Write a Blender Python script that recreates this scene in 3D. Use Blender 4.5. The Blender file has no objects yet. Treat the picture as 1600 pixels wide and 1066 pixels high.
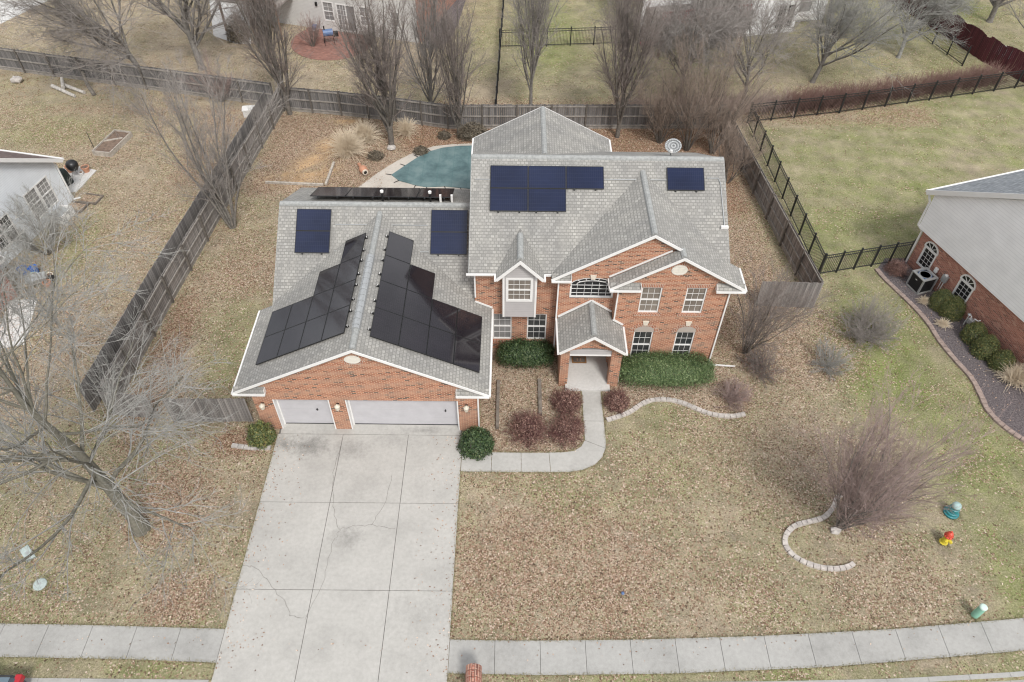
import bpy, math, random
import numpy as np
from mathutils import Vector, Matrix

# ------------------------------------------------------------------ camera, sky, sun, exposure
sc = bpy.context.scene
C = sc.collection
random.seed(5)
rad = math.radians

CAM_H, PITCH, YAW, ROLL, FPX = 27.413, rad(47.080), rad(0.1935), rad(0.7385), 1159.79
cam_d = bpy.data.cameras.new('camera'); cam = bpy.data.objects.new('camera', cam_d); C.objects.link(cam)
cam_d.sensor_width = 36.0; cam_d.lens = 36.0 * FPX / 1600.0; cam_d.clip_end = 2000.0; cam_d.clip_start = 0.5
_f = Vector((math.sin(YAW) * math.cos(PITCH), math.cos(YAW) * math.cos(PITCH), -math.sin(PITCH)))
_r = Vector((math.cos(YAW), -math.sin(YAW), 0)); _u = _r.cross(_f)
_R = _r * math.cos(ROLL) + _u * math.sin(ROLL); _U = -_r * math.sin(ROLL) + _u * math.cos(ROLL)
cam.matrix_world = Matrix(((_R.x, _U.x, -_f.x, 0), (_R.y, _U.y, -_f.y, 0), (_R.z, _U.z, -_f.z, CAM_H), (0, 0, 0, 1)))
sc.camera = cam

SUN_EL, SUN_AZ = rad(52), rad(158)      # overcast winter midday, sun behind cloud to the south-south-east
w = bpy.data.worlds.new("World"); sc.world = w; w.use_nodes = True
nt = w.node_tree; nt.nodes.clear()
sky = nt.nodes.new('ShaderNodeTexSky'); sky.sky_type = 'NISHITA'; sky.sun_disc = False
sky.sun_elevation = SUN_EL; sky.sun_rotation = SUN_AZ; sky.air_density = 1.0; sky.dust_density = 3.0
hs = nt.nodes.new('ShaderNodeHueSaturation'); hs.inputs['Saturation'].default_value = 0.28
tc = nt.nodes.new('ShaderNodeTexCoord')
cn = nt.nodes.new('ShaderNodeTexNoise'); cn.inputs['Scale'].default_value = 4.2; cn.inputs['Detail'].default_value = 5.0
cr = nt.nodes.new('ShaderNodeValToRGB'); cr.color_ramp.elements[0].position = 0.35; cr.color_ramp.elements[1].position = 0.68
cr.color_ramp.elements[0].color = (0.28, 0.30, 0.34, 1); cr.color_ramp.elements[1].color = (1.70, 1.67, 1.63, 1)
mx = nt.nodes.new('ShaderNodeMix'); mx.data_type = 'RGBA'; mx.blend_type = 'MULTIPLY'; mx.inputs['Factor'].default_value = 1.0
bg = nt.nodes.new('ShaderNodeBackground'); bg.inputs['Strength'].default_value = 0.118
wo = nt.nodes.new('ShaderNodeOutputWorld')
nt.links.new(sky.outputs[0], hs.inputs['Color']); nt.links.new(tc.outputs['Generated'], cn.inputs['Vector'])
nt.links.new(cn.outputs['Fac'], cr.inputs['Fac']); ov = nt.nodes.new('ShaderNodeMix'); ov.data_type = 'RGBA'; ov.inputs['Factor'].default_value = 0.55; ov.inputs[7].default_value = (5.6, 5.75, 5.95, 1)   # even cloud deck
nt.links.new(hs.outputs[0], ov.inputs[6]); nt.links.new(ov.outputs[2], mx.inputs[6]); nt.links.new(cr.outputs[0], mx.inputs[7])
nt.links.new(mx.outputs[2], bg.inputs['Color']); nt.links.new(bg.outputs[0], wo.inputs['Surface'])

sun_d = bpy.data.lights.new('sun', 'SUN'); sun = bpy.data.objects.new('sun', sun_d); C.objects.link(sun)
sun_d.energy = 1.5; sun_d.angle = rad(12); sun_d.color = (1.0, 0.97, 0.93)
# direction towards the sun: azimuth measured clockwise from +y
_sd = Vector((math.sin(SUN_AZ) * math.cos(SUN_EL), math.cos(SUN_AZ) * math.cos(SUN_EL), math.sin(SUN_EL)))
sun.rotation_euler = _sd.to_track_quat('Z', 'Y').to_euler(); sun.location = (0, 0, 60)

sc.view_settings.view_transform = 'Standard'; sc.view_settings.look = 'None'
sc.view_settings.exposure = 0.84; sc.view_settings.gamma = 1.0; sc.view_settings.use_curve_mapping = False

sc.cycles.pixel_filter_type = 'BLACKMAN_HARRIS'; sc.cycles.filter_width = 1.15     # crisp drone-camera sharpness

# ------------------------------------------------------------------ node material helpers
def newmat(name):
    m = bpy.data.materials.new(name); m.use_nodes = True
    n = m.node_tree; b = n.nodes['Principled BSDF']
    return m, n, b

def L(n, a, b): n.links.new(a, b)
def nd(n, t, **kw):
    x = n.nodes.new(t)
    for k, v in kw.items(): setattr(x, k, v)
    return x
def mixc(n, fac, a, b, blend='MIX'):
    x = nd(n, 'ShaderNodeMix', data_type='RGBA', blend_type=blend)
    for s, v in (('Factor', fac), ('A', a), ('B', b)):
        i = [q for q in x.inputs if q.name == s and (q.type == 'RGBA' if s != 'Factor' else q.type == 'VALUE')][0]
        if hasattr(v, 'is_linked') or isinstance(v, bpy.types.NodeSocket): L(n, v, i)
        elif s == 'Factor': i.default_value = v
        else: i.default_value = (*v, 1)
    return [o for o in x.outputs if o.type == 'RGBA'][0]
def math_(n, op, a, b=None, c=None, clamp=False):
    x = nd(n, 'ShaderNodeMath', operation=op); x.use_clamp = clamp
    for i, v in enumerate((a, b, c)):
        if v is None: continue
        if isinstance(v, bpy.types.NodeSocket): L(n, v, x.inputs[i])
        else: x.inputs[i].default_value = v
    return x.outputs[0]
def ramp(n, fac, stops, interp='LINEAR'):
    x = nd(n, 'ShaderNodeValToRGB'); r = x.color_ramp; r.interpolation = interp
    while len(r.elements) < len(stops): r.elements.new(0.5)
    for e, (p, c) in zip(r.elements, stops):
        e.position = p; e.color = (*c, 1) if len(c) == 3 else c
    L(n, fac, x.inputs['Fac']); return x.outputs['Color']
def noise(n, scale, detail=4, rough=0.55, vec=None):
    x = nd(n, 'ShaderNodeTexNoise'); x.inputs['Scale'].default_value = scale; x.inputs['Detail'].default_value = detail
    x.inputs['Roughness'].default_value = rough
    if vec is None:
        t = nd(n, 'ShaderNodeNewGeometry').outputs['Position']; L(n, t, x.inputs['Vector'])
    else: L(n, vec, x.inputs['Vector'])
    return x.outputs['Fac']
def bump(n, b, h, strength=0.4, dist=0.02):
    x = nd(n, 'ShaderNodeBump'); x.inputs['Strength'].default_value = strength; x.inputs['Distance'].default_value = dist
    L(n, h, x.inputs['Height']); L(n, x.outputs[0], b.inputs['Normal'])
def uvnode(n): return nd(n, 'ShaderNodeUVMap').outputs[0]

def plain(name, col, rough=0.6, var=0.12, scale=3.0, metal=0.0, spec=None):
    m, n, b = newmat(name)
    f = noise(n, scale, 5)
    lo = tuple(c * (1 - var) for c in col); hi = tuple(min(1, c * (1 + var)) for c in col)
    L(n, ramp(n, f, [(0.3, lo), (0.7, hi)]), b.inputs['Base Color'])
    b.inputs['Roughness'].default_value = rough; b.inputs['Metallic'].default_value = metal
    if spec is not None: b.inputs['Specular IOR Level'].default_value = spec
    return m

def brick_mat(name, pal, mortar, bw=0.215, bh=0.075, ms=0.012):
    m, n, b = newmat(name)
    u = uvnode(n)
    t = nd(n, 'ShaderNodeTexBrick'); L(n, u, t.inputs['Vector'])
    t.inputs['Color1'].default_value = (0, 0, 0, 1); t.inputs['Color2'].default_value = (1, 1, 1, 1); t.inputs['Mortar'].default_value = (0.5, 0.5, 0.5, 1)
    t.inputs['Scale'].default_value = 1.0; t.inputs['Mortar Size'].default_value = ms; t.inputs['Mortar Smooth'].default_value = 0.1
    t.inputs['Brick Width'].default_value = bw; t.inputs['Row Height'].default_value = bh; t.inputs['Bias'].default_value = 0.0
    c = ramp(n, t.outputs['Color'], pal)
    f = noise(n, 0.9, 5)
    c = mixc(n, 1.0, c, ramp(n, f, [(0.3, (0.82, 0.82, 0.84)), (0.7, (1.12, 1.08, 1.06))]), 'MULTIPLY')
    c = mixc(n, t.outputs['Fac'], c, mortar)
    L(n, c, b.inputs['Base Color']); b.inputs['Roughness'].default_value = 0.9
    bump(n, b, math_(n, 'SUBTRACT', 1.0, t.outputs['Fac']), 0.5, 0.008)
    return m

def shingle_mat(name, lo, mid, hi):
    m, n, b = newmat(name)
    u = uvnode(n)
    t = nd(n, 'ShaderNodeTexBrick'); L(n, u, t.inputs['Vector'])
    t.inputs['Color1'].default_value = (0, 0, 0, 1); t.inputs['Color2'].default_value = (1, 1, 1, 1); t.inputs['Mortar'].default_value = (0.2, 0.2, 0.2, 1)
    t.inputs['Scale'].default_value = 1.0; t.inputs['Mortar Size'].default_value = 0.022; t.inputs['Mortar Smooth'].default_value = 0.5
    t.inputs['Brick Width'].default_value = 0.19; t.inputs['Row Height'].default_value = 0.15; t.inputs['Bias'].default_value = 0.0
    t.offset = 0.5; t.squash = 1.0
    c = ramp(n, t.outputs['Color'], [(0.0, lo), (0.30, tuple(x * .93 for x in mid)), (0.72, mid), (1.0, hi)])
    c = mixc(n, 1.0, c, ramp(n, noise(n, 0.45, 6, 0.6), [(0.25, (0.80, 0.81, 0.83)), (0.75, (1.14, 1.13, 1.11))]), 'MULTIPLY')
    mp = nd(n, 'ShaderNodeMapping'); L(n, u, mp.inputs['Vector']); mp.inputs['Scale'].default_value = (1.6, 0.22, 1)
    c = mixc(n, 1.0, c, ramp(n, noise(n, 1.0, 5, 0.6, mp.outputs[0]), [(0.3, (0.86, 0.86, 0.87)), (0.7, (1.09, 1.085, 1.07))]), 'MULTIPLY')
    c = mixc(n, 1.0, c, ramp(n, noise(n, 28, 3, 0.7), [(0.3, (0.78, 0.78, 0.78)), (0.7, (1.18, 1.18, 1.18))]), 'MULTIPLY')
    c = mixc(n, math_(n, 'MULTIPLY', t.outputs['Fac'], 0.42), c, tuple(x * 0.5 for x in lo))
    L(n, c, b.inputs['Base Color']); b.inputs['Roughness'].default_value = 0.88
    sp = nd(n, 'ShaderNodeSeparateXYZ'); L(n, u, sp.inputs[0])
    saw = math_(n, 'FRACT', math_(n, 'MULTIPLY', sp.outputs['Y'], 6.6667))
    h = math_(n, 'ADD', math_(n, 'MULTIPLY', saw, -0.8), math_(n, 'MULTIPLY', t.outputs['Color'], 0.5))
    bump(n, b, h, 0.6, 0.02)
    return m

def siding_mat(name, col, pitch=0.115):
    m, n, b = newmat(name)
    u = uvnode(n); sp = nd(n, 'ShaderNodeSeparateXYZ'); L(n, u, sp.inputs[0])
    saw = math_(n, 'FRACT', math_(n, 'DIVIDE', sp.outputs['Y'], pitch))
    g = math_(n, 'LESS_THAN', saw, 0.14)
    c = ramp(n, noise(n, 1.2, 4), [(0.3, tuple(x * 0.93 for x in col)), (0.7, tuple(x * 1.04 for x in col))])
    c = mixc(n, math_(n, 'MULTIPLY', g, 0.24), c, tuple(x * 0.5 for x in col))
    L(n, c, b.inputs['Base Color']); b.inputs['Roughness'].default_value = 0.55
    bump(n, b, math_(n, 'MULTIPLY', saw, -1.0), 0.5, 0.012)
    return m

def wood_fence_mat(name, a, bcol, pitch=0.14):
    m, n, b = newmat(name)
    u = uvnode(n); sp = nd(n, 'ShaderNodeSeparateXYZ'); L(n, u, sp.inputs[0])
    q = math_(n, 'DIVIDE', sp.outputs['X'], pitch)
    fl = math_(n, 'FLOOR', q); fr = math_(n, 'FRACT', q)
    wn = nd(n, 'ShaderNodeTexWhiteNoise', noise_dimensions='1D'); L(n, fl, wn.inputs['W'])
    mp = nd(n, 'ShaderNodeMapping'); L(n, u, mp.inputs['Vector']); mp.inputs['Scale'].default_value = (14, 1.3, 1)
    g = noise(n, 2.0, 6, 0.65, mp.outputs[0])
    f = math_(n, 'ADD', math_(n, 'MULTIPLY', wn.outputs['Value'], 0.45), math_(n, 'MULTIPLY', g, 0.65))
    c = ramp(n, f, [(0.2, a), (0.85, bcol)])
    gap = math_(n, 'LESS_THAN', fr, 0.09)
    c = mixc(n, math_(n, 'MULTIPLY', gap, 0.8), c, tuple(x * 0.25 for x in a))
    L(n, c, b.inputs['Base Color']); b.inputs['Roughness'].default_value = 0.9
    bump(n, b, math_(n, 'SUBTRACT', g, gap), 0.5, 0.01)
    return m

def concrete_mat(name, col, stain=0.25, spots=()):
    m, n, b = newmat(name)
    f1 = noise(n, 0.55, 7, 0.62); f2 = noise(n, 7, 6, 0.7); f3 = noise(n, 60, 2, 0.5)
    c = ramp(n, f1, [(0.28, tuple(x * (1 - stain) for x in col)), (0.5, col), (0.75, tuple(min(1, x * 1.10) for x in col))])
    c = mixc(n, 1.0, c, ramp(n, f2, [(0.3, (0.90, 0.90, 0.89)), (0.65, (1.06, 1.06, 1.06))]), 'MULTIPLY')
    c = mixc(n, 1.0, c, ramp(n, f3, [(0.3, (0.90, 0.90, 0.90)), (0.7, (1.08, 1.08, 1.08))]), 'MULTIPLY')
    gp = nd(n, 'ShaderNodeNewGeometry').outputs['Position']; wob = noise(n, 3.5, 6, 0.7); fine = noise(n, 22, 5, 0.8)
    for (x, y, sx, sy, amt) in spots:          # oil stains and tyre-dirt where the photo shows them
        mp = nd(n, 'ShaderNodeMapping', vector_type='POINT'); L(n, gp, mp.inputs['Vector'])
        mp.inputs['Location'].default_value = (-x / sx, -y / sy, 0); mp.inputs['Scale'].default_value = (1 / sx, 1 / sy, 0)
        ln = nd(n, 'ShaderNodeVectorMath', operation='LENGTH'); L(n, mp.outputs[0], ln.inputs[0])
        d = math_(n, 'ADD', ln.outputs['Value'], math_(n, 'MULTIPLY', math_(n, 'SUBTRACT', wob, 0.5), 1.6))
        k = math_(n, 'MULTIPLY', math_(n, 'SUBTRACT', 1.0, d, clamp=True), math_(n, 'MULTIPLY', fine, 2.0 * amt), clamp=True)
        c = mixc(n, k, c, (0.10, 0.098, 0.09))
    L(n, c, b.inputs['Base Color']); b.inputs['Roughness'].default_value = 0.9
    bump(n, b, f3, 0.25, 0.004)
    return m

def bark_mat(name, a, bcol, scale=6.0):
    m, n, b = newmat(name)
    f = noise(n, scale, 5, 0.65)
    L(n, ramp(n, f, [(0.3, a), (0.7, bcol)]), b.inputs['Base Color']); b.inputs['Roughness'].default_value = 0.95
    b.inputs['Specular IOR Level'].default_value = 0.2
    return m

def leaf_mat(name, stops, scale=9.0):
    m, n, b = newmat(name)
    a = nd(n, 'ShaderNodeAttribute', attribute_name='rnd')
    f = math_(n, 'ADD', math_(n, 'MULTIPLY', a.outputs['Fac'], 0.75), math_(n, 'MULTIPLY', noise(n, scale * 0.3, 4), 0.3))
    L(n, ramp(n, f, stops), b.inputs['Base Color']); b.inputs['Roughness'].default_value = 0.6
    return m

M = {}
M['brick'] = brick_mat('red_brick', [(0.0, (0.055, 0.04, 0.036)), (0.07, (0.09, 0.055, 0.045)), (0.11, (0.25, 0.090, 0.050)), (0.55, (0.355, 0.140, 0.078)), (1.0, (0.46, 0.205, 0.115))], (0.52, 0.37, 0.265))
M['brick_soldier'] = brick_mat('soldier_brick', [(0.0, (0.26, 0.10, 0.06)), (1.0, (0.44, 0.18, 0.10))], (0.50, 0.42, 0.34), 0.075, 0.215)
M['brick_far'] = brick_mat('rose_brick', [(0.0, (0.16, 0.075, 0.06)), (0.2, (0.27, 0.10, 0.07)), (0.8, (0.42, 0.17, 0.12)), (1.0, (0.52, 0.30, 0.22))], (0.42, 0.27, 0.21))
M['paver'] = brick_mat('patio_paver', [(0.0, (0.20, 0.085, 0.065)), (1.0, (0.33, 0.16, 0.12))], (0.20, 0.14, 0.12), 0.22, 0.11)
M['shingle'] = shingle_mat('grey_shingle', (0.250, 0.243, 0.226), (0.322, 0.312, 0.289), (0.372, 0.362, 0.336))
M['shingle_blue'] = shingle_mat('slate_grey_shingle', (0.17, 0.185, 0.20), (0.27, 0.29, 0.31), (0.36, 0.38, 0.39))
M['shingle_brown'] = shingle_mat('brown_shingle', (0.10, 0.07, 0.065), (0.17, 0.125, 0.115), (0.23, 0.18, 0.165))
M['ridge_cap'] = plain('ridge_cap_shingle', (0.30, 0.305, 0.295), 0.9, 0.22, 9)
M['white'] = plain('white_trim', (0.72, 0.71, 0.69), 0.45, 0.03, 2)
M['white_door'] = plain('garage_door_white', (0.47, 0.46, 0.475), 0.5, 0.06, 2.5)
M['siding_grey'] = siding_mat('grey_siding', (0.44, 0.42, 0.415))
M['siding_white'] = siding_mat('white_siding', (0.86, 0.86, 0.865), 0.18)
M['siding_pale'] = siding_mat('pale_siding', (0.70, 0.73, 0.76))
M['siding_cream'] = siding_mat('cream_siding', (0.56, 0.55, 0.53))
M['concrete'] = concrete_mat('driveway_concrete', (0.415, 0.402, 0.376), 0.14, [(-8.95, 18.95, 1.1, .75, .65), (-7.0, 18.8, 1.0, .7, .35), (-10.0, 19.1, .5, .5, .5), (-6.5, 14.55, .8, .6, .38), (-3.4, 11.4, 1.3, 1.0, .16), (-5.0, 19.3, 1.2, .5, .2), (-3.8, 19.9, 1.4, .25, .35)])
M['concrete_walk'] = concrete_mat('sidewalk_concrete', (0.355, 0.348, 0.33), 0.2)
M['concrete_light'] = concrete_mat('pale_concrete', (0.58, 0.57, 0.55), 0.12)
M['porch_concrete'] = concrete_mat('porch_concrete', (0.54, 0.525, 0.50), 0.1)
M['concrete_pool'] = concrete_mat('pool_deck_concrete', (0.50, 0.455, 0.40), 0.2)
M['joint'] = plain('joint_dirt', (0.13, 0.125, 0.115), 0.95, 0.3, 8)
M['crack'] = plain('crack_dirt', (0.235, 0.225, 0.205), 0.95, 0.3, 12)
M['asphalt'] = plain('street_asphalt', (0.14, 0.14, 0.14), 0.9, 0.2, 20)
M['fence'] = wood_fence_mat('weathered_cedar', (0.11, 0.102, 0.097), (0.34, 0.315, 0.295))
M['fence_dark'] = wood_fence_mat('dark_weathered_cedar', (0.075, 0.072, 0.070), (0.24, 0.228, 0.22))
M['rail'] = plain('fence_rail_wood', (0.27, 0.25, 0.225), 0.9, 0.3, 5)
M['post'] = plain('fence_post_wood', (0.13, 0.115, 0.10), 0.9, 0.3, 5)
M['maroon'] = wood_fence_mat('maroon_stained_wood', (0.045, 0.010, 0.014), (0.125, 0.028, 0.036))
M['iron'] = plain('black_iron', (0.018, 0.019, 0.020), 0.45, 0.2, 4)
M['black'] = plain('black_metal', (0.014, 0.014, 0.015), 0.4, 0.15, 4)
M['grey_metal'] = plain('grey_metal', (0.40, 0.41, 0.41), 0.4, 0.1, 6, 0.4)
M['cream_metal'] = plain('cream_fixture', (0.60, 0.55, 0.45), 0.5, 0.1, 6)
M['oval_vent'] = plain('cream_vent', (0.66, 0.63, 0.56), 0.6, 0.06, 8)
M['cast_stone'] = plain('cast_stone', (0.62, 0.56, 0.47), 0.85, 0.1, 8)
M['tan_panel'] = plain('arch_panel_tan', (0.40, 0.35, 0.31), 0.7, 0.05, 3)
M['edging'] = plain('edging_block_grey', (0.46, 0.42, 0.385), 0.95, 0.25, 5)
M['edging_red'] = plain('edging_brick_rose', (0.29, 0.225, 0.195), 0.95, 0.25, 6)
M['stone'] = plain('field_stone', (0.42, 0.39, 0.36), 0.95, 0.3, 5)
M['timber'] = plain('landscape_timber', (0.17, 0.145, 0.12), 0.95, 0.35, 5)
M['old_wood'] = plain('silvered_wood', (0.40, 0.36, 0.31), 0.9, 0.3, 6)
M['log'] = plain('grey_log', (0.46, 0.43, 0.39), 0.9, 0.35, 6)
M['soil'] = plain('bed_soil', (0.17, 0.12, 0.09), 0.95, 0.4, 6)
M['mulch'] = plain('dark_mulch', (0.115, 0.098, 0.100), 0.95, 0.6, 14)
M['gravel'] = plain('leafy_gravel', (0.33, 0.25, 0.20), 0.95, 0.5, 12)
M['terracotta'] = plain('terracotta', (0.48, 0.24, 0.15), 0.8, 0.15, 6)
M['teal'] = plain('teal_plastic', (0.02, 0.19, 0.21), 0.4, 0.1, 4)
M['teal_cap'] = plain('pale_teal_cap', (0.33, 0.46, 0.45), 0.5, 0.1, 4)
M['mint'] = plain('mint_green_plastic', (0.24, 0.48, 0.36), 0.5, 0.08, 4)
M['mint_cap'] = plain('pale_mint_cap', (0.55, 0.70, 0.62), 0.5, 0.08, 4)
M['cover_green'] = plain('meter_cover', (0.40, 0.46, 0.44), 0.6, 0.15, 6)
M['yellow'] = plain('hydrant_yellow', (0.62, 0.51, 0.05), 0.45, 0.1, 5)
M['red'] = plain('hydrant_red', (0.58, 0.07, 0.04), 0.45, 0.1, 5)
M['deck_red'] = plain('red_deck_paint', (0.30, 0.055, 0.06), 0.6, 0.2, 4)
M['deck_grey'] = plain('weathered_deck', (0.27, 0.24, 0.22), 0.9, 0.2, 4)
M['brown_wood'] = plain('brown_post_wood', (0.20, 0.13, 0.09), 0.8, 0.25, 4)
M['blue_plastic'] = plain('blue_plastic', (0.03, 0.16, 0.55), 0.4, 0.1, 5)
M['dark_blue'] = plain('dark_blue_plastic', (0.10, 0.16, 0.30), 0.5, 0.1, 5)
M['dark_tarp'] = plain('black_green_cover', (0.018, 0.028, 0.025), 0.55, 0.3, 5)
M['tyre'] = plain('rubber', (0.02, 0.02, 0.02), 0.8, 0.1, 5)
M['car_paint'] = plain('dark_grey_paint', (0.05, 0.06, 0.075), 0.25, 0.05, 3)
M['tail'] = plain('tail_light_red', (0.40, 0.02, 0.03), 0.25, 0.1, 3)
M['mat_brown'] = plain('coir_brown', (0.26, 0.135, 0.055), 0.9, 0.15, 6)
M['curtain'] = plain('window_blind', (0.36, 0.33, 0.29), 0.8, 0.1, 4)

def glass_mat(name, a, bcol, scale=0.6, rough=0.06):
    m, n, b = newmat(name)
    L(n, ramp(n, noise(n, scale, 3), [(0.35, a), (0.65, bcol)]), b.inputs['Base Color'])
    b.inputs['Roughness'].default_value = rough; b.inputs['IOR'].default_value = 1.5
    return m
M['glass'] = glass_mat('window_glass', (0.035, 0.038, 0.04), (0.10, 0.095, 0.09))
M['glass_blind'] = glass_mat('blinded_window_glass', (0.13, 0.11, 0.095), (0.24, 0.21, 0.18))
M['glass_pale'] = glass_mat('screened_window_glass', (0.20, 0.20, 0.20), (0.27, 0.265, 0.26))
M['glass_black'] = glass_mat('dark_window_glass', (0.012, 0.013, 0.014), (0.03, 0.03, 0.03))
M['car_glass'] = glass_mat('car_glass', (0.10, 0.14, 0.17), (0.16, 0.21, 0.25))

def panel_mat(name, base, line, rough, ior):
    m, n, b = newmat(name)
    u = uvnode(n); sp = nd(n, 'ShaderNodeSeparateXYZ'); L(n, u, sp.inputs[0])
    ux = math_(n, 'FRACT', math_(n, 'DIVIDE', sp.outputs['X'], 0.0895)); uy = math_(n, 'FRACT', math_(n, 'DIVIDE', sp.outputs['Y'], 0.1825))
    g = math_(n, 'MAXIMUM', math_(n, 'LESS_THAN', ux, 0.10), math_(n, 'LESS_THAN', uy, 0.05))
    c = ramp(n, noise(n, 0.55, 3), [(0.3, tuple(x * 0.75 for x in base)), (0.7, tuple(x * 1.35 for x in base))])
    c = mixc(n, math_(n, 'MULTIPLY', g, 0.7), c, line)
    L(n, c, b.inputs['Base Color']); b.inputs['Roughness'].default_value = rough; b.inputs['IOR'].default_value = ior
    return m
M['pv_sky_tint'] = panel_mat('solar_cells_sky_tint', (0.010, 0.015, 0.040), (0.035, 0.042, 0.075), 0.14, 1.45)  # reflected sky's blue put into the base colour; same cells as the black
M['pv_black'] = panel_mat('solar_cells_black', (0.017, 0.0145, 0.0175), (0.030, 0.027, 0.031), 0.08, 1.62)

def cover_mat():
    m, n, b = newmat('pool_cover_fabric')
    f = noise(n, 1.1, 7, 0.68)
    c = ramp(n, f, [(0.30, (0.060, 0.105, 0.110)), (0.5, (0.115, 0.185, 0.190)), (0.78, (0.20, 0.27, 0.265))])
    gp = nd(n, 'ShaderNodeNewGeometry').outputs['Position']; sp = nd(n, 'ShaderNodeSeparateXYZ'); L(n, gp, sp.inputs[0])
    st = math_(n, 'FRACT', math_(n, 'MULTIPLY', sp.outputs['X'], 1.05))
    c = mixc(n, math_(n, 'MULTIPLY', math_(n, 'LESS_THAN', st, 0.06), 0.35), c, (0.07, 0.15, 0.15))
    L(n, c, b.inputs['Base Color']); b.inputs['Roughness'].default_value = 0.5
    return m
M['pool_cover'] = cover_mat()

def ground_mat(name='lawn', const=None):
    m, n, b = newmat(name)
    def at(nm):
        if const is None: return nd(n, 'ShaderNodeAttribute', attribute_name=nm).outputs['Fac']
        v = nd(n, 'ShaderNodeValue'); v.outputs[0].default_value = const[nm]; return v.outputs[0]
    leaf, green, rust, sand = at('leaf'), at('green'), at('rust'), at('sand')
    n1 = noise(n, 0.35, 6, 0.6); n2 = noise(n, 2.2, 6, 0.65); n3 = noise(n, 13, 5, 0.75); n4 = noise(n, 45, 3, 0.7)
    straw = ramp(n, n3, [(0.25, (0.155, 0.128, 0.082)), (0.47, (0.355, 0.295, 0.212)), (0.72, (0.60, 0.515, 0.395))])
    grn = ramp(n, n3, [(0.25, (0.075, 0.110, 0.033)), (0.48, (0.200, 0.240, 0.078)), (0.72, (0.385, 0.415, 0.18))])
    gf = math_(n, 'ADD', green, math_(n, 'MULTIPLY', math_(n, 'SUBTRACT', math_(n, 'ADD', math_(n, 'MULTIPLY', n1, 0.5), math_(n, 'MULTIPLY', n2, 0.5)), 0.48), 2.6), clamp=True)
    c = mixc(n, gf, straw, grn)
    c = mixc(n, sand, c, ramp(n, n2, [(0.3, (0.44, 0.28, 0.15)), (0.7, (0.62, 0.44, 0.27))]))
    c = mixc(n, 1.0, c, ramp(n, n4, [(0.30, (0.45, 0.45, 0.45)), (0.66, (1.42, 1.42, 1.42))]), 'MULTIPLY')
    c = mixc(n, 1.0, c, ramp(n, noise(n, 0.8, 5, 0.65), [(0.32, (0.74, 0.74, 0.75)), (0.66, (1.18, 1.17, 1.15))]), 'MULTIPLY')
    gp = nd(n, 'ShaderNodeNewGeometry').outputs['Position']
    for sc_, thr in ((13.0, 0.02), (21.0, 0.10)):
        v = nd(n, 'ShaderNodeTexVoronoi', voronoi_dimensions='3D'); v.inputs['Scale'].default_value = sc_; L(n, gp, v.inputs['Vector'])
        s2 = nd(n, 'ShaderNodeSeparateColor'); L(n, v.outputs['Color'], s2.inputs[0])
        lc = ramp(n, s2.outputs[0], [(0.0, (0.085, 0.060, 0.045)), (0.25, (0.21, 0.135, 0.090)), (0.55, (0.37, 0.255, 0.180)), (0.82, (0.53, 0.415, 0.315)), (1.0, (0.70, 0.59, 0.49))])
        lr = ramp(n, s2.outputs[0], [(0.0, (0.085, 0.042, 0.030)), (0.3, (0.20, 0.098, 0.062)), (0.7, (0.35, 0.195, 0.125)), (1.0, (0.52, 0.36, 0.26))])
        lc = mixc(n, rust, lc, lr)
        den = math_(n, 'SUBTRACT', math_(n, 'ADD', leaf, math_(n, 'ADD', math_(n, 'MULTIPLY', math_(n, 'SUBTRACT', n2, 0.5), 1.5), math_(n, 'MULTIPLY', math_(n, 'SUBTRACT', n1, 0.5), 1.0))), thr)
        mk = math_(n, 'MULTIPLY', math_(n, 'LESS_THAN', s2.outputs[1], den), math_(n, 'LESS_THAN', v.outputs['Distance'], 0.62))
        c = mixc(n, math_(n, 'MULTIPLY', mk, 0.9), c, lc)
    L(n, c, b.inputs['Base Color']); b.inputs['Roughness'].default_value = 1.0; b.inputs['Specular IOR Level'].default_value = 0.1
    bump(n, b, math_(n, 'ADD', n3, n4), 0.9, 0.05)
    return m
M['lawn'] = ground_mat(); M['gravel'] = ground_mat('leafy_gravel_bed', dict(leaf=.62, green=0, rust=.15, sand=0))

def litter_mat():
    m, n, b = newmat('fallen_leaf')
    a = nd(n, 'ShaderNodeAttribute', attribute_name='rnd').outputs['Fac']
    L(n, ramp(n, a, [(0.0, (0.13, 0.080, 0.056)), (0.35, (0.28, 0.170, 0.110)), (0.7, (0.44, 0.31, 0.225)), (1.0, (0.66, 0.54, 0.44))]), b.inputs['Base Color'])
    b.inputs['Roughness'].default_value = 0.8
    return m
M['litter'] = litter_mat()

M['bark_grey'] = bark_mat('pale_grey_bark', (0.17, 0.165, 0.15), (0.36, 0.355, 0.33))
M['bark_trunk'] = bark_mat('mossy_bark', (0.105, 0.10, 0.08), (0.23, 0.215, 0.175))
M['twig_grey'] = bark_mat('pale_grey_twig', (0.215, 0.21, 0.195), (0.42, 0.41, 0.38))
M['bark_dark'] = bark_mat('dark_bark', (0.085, 0.076, 0.068), (0.21, 0.19, 0.165))
M['twig_dark'] = bark_mat('brown_twig', (0.15, 0.125, 0.11), (0.32, 0.275, 0.25))
M['bark_mid'] = bark_mat('grey_brown_bark', (0.13, 0.118, 0.105), (0.28, 0.26, 0.235))
M['twig_mid'] = bark_mat('grey_brown_twig', (0.20, 0.18, 0.165), (0.42, 0.385, 0.355))
M['twig_tan'] = bark_mat('tan_brown_twig', (0.20, 0.155, 0.125), (0.42, 0.34, 0.28))
M['twig_rose'] = bark_mat('rosy_twig', (0.24, 0.175, 0.155), (0.46, 0.36, 0.33))
M['twig_red'] = bark_mat('red_brown_twig', (0.165, 0.095, 0.080), (0.34, 0.22, 0.19))
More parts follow.
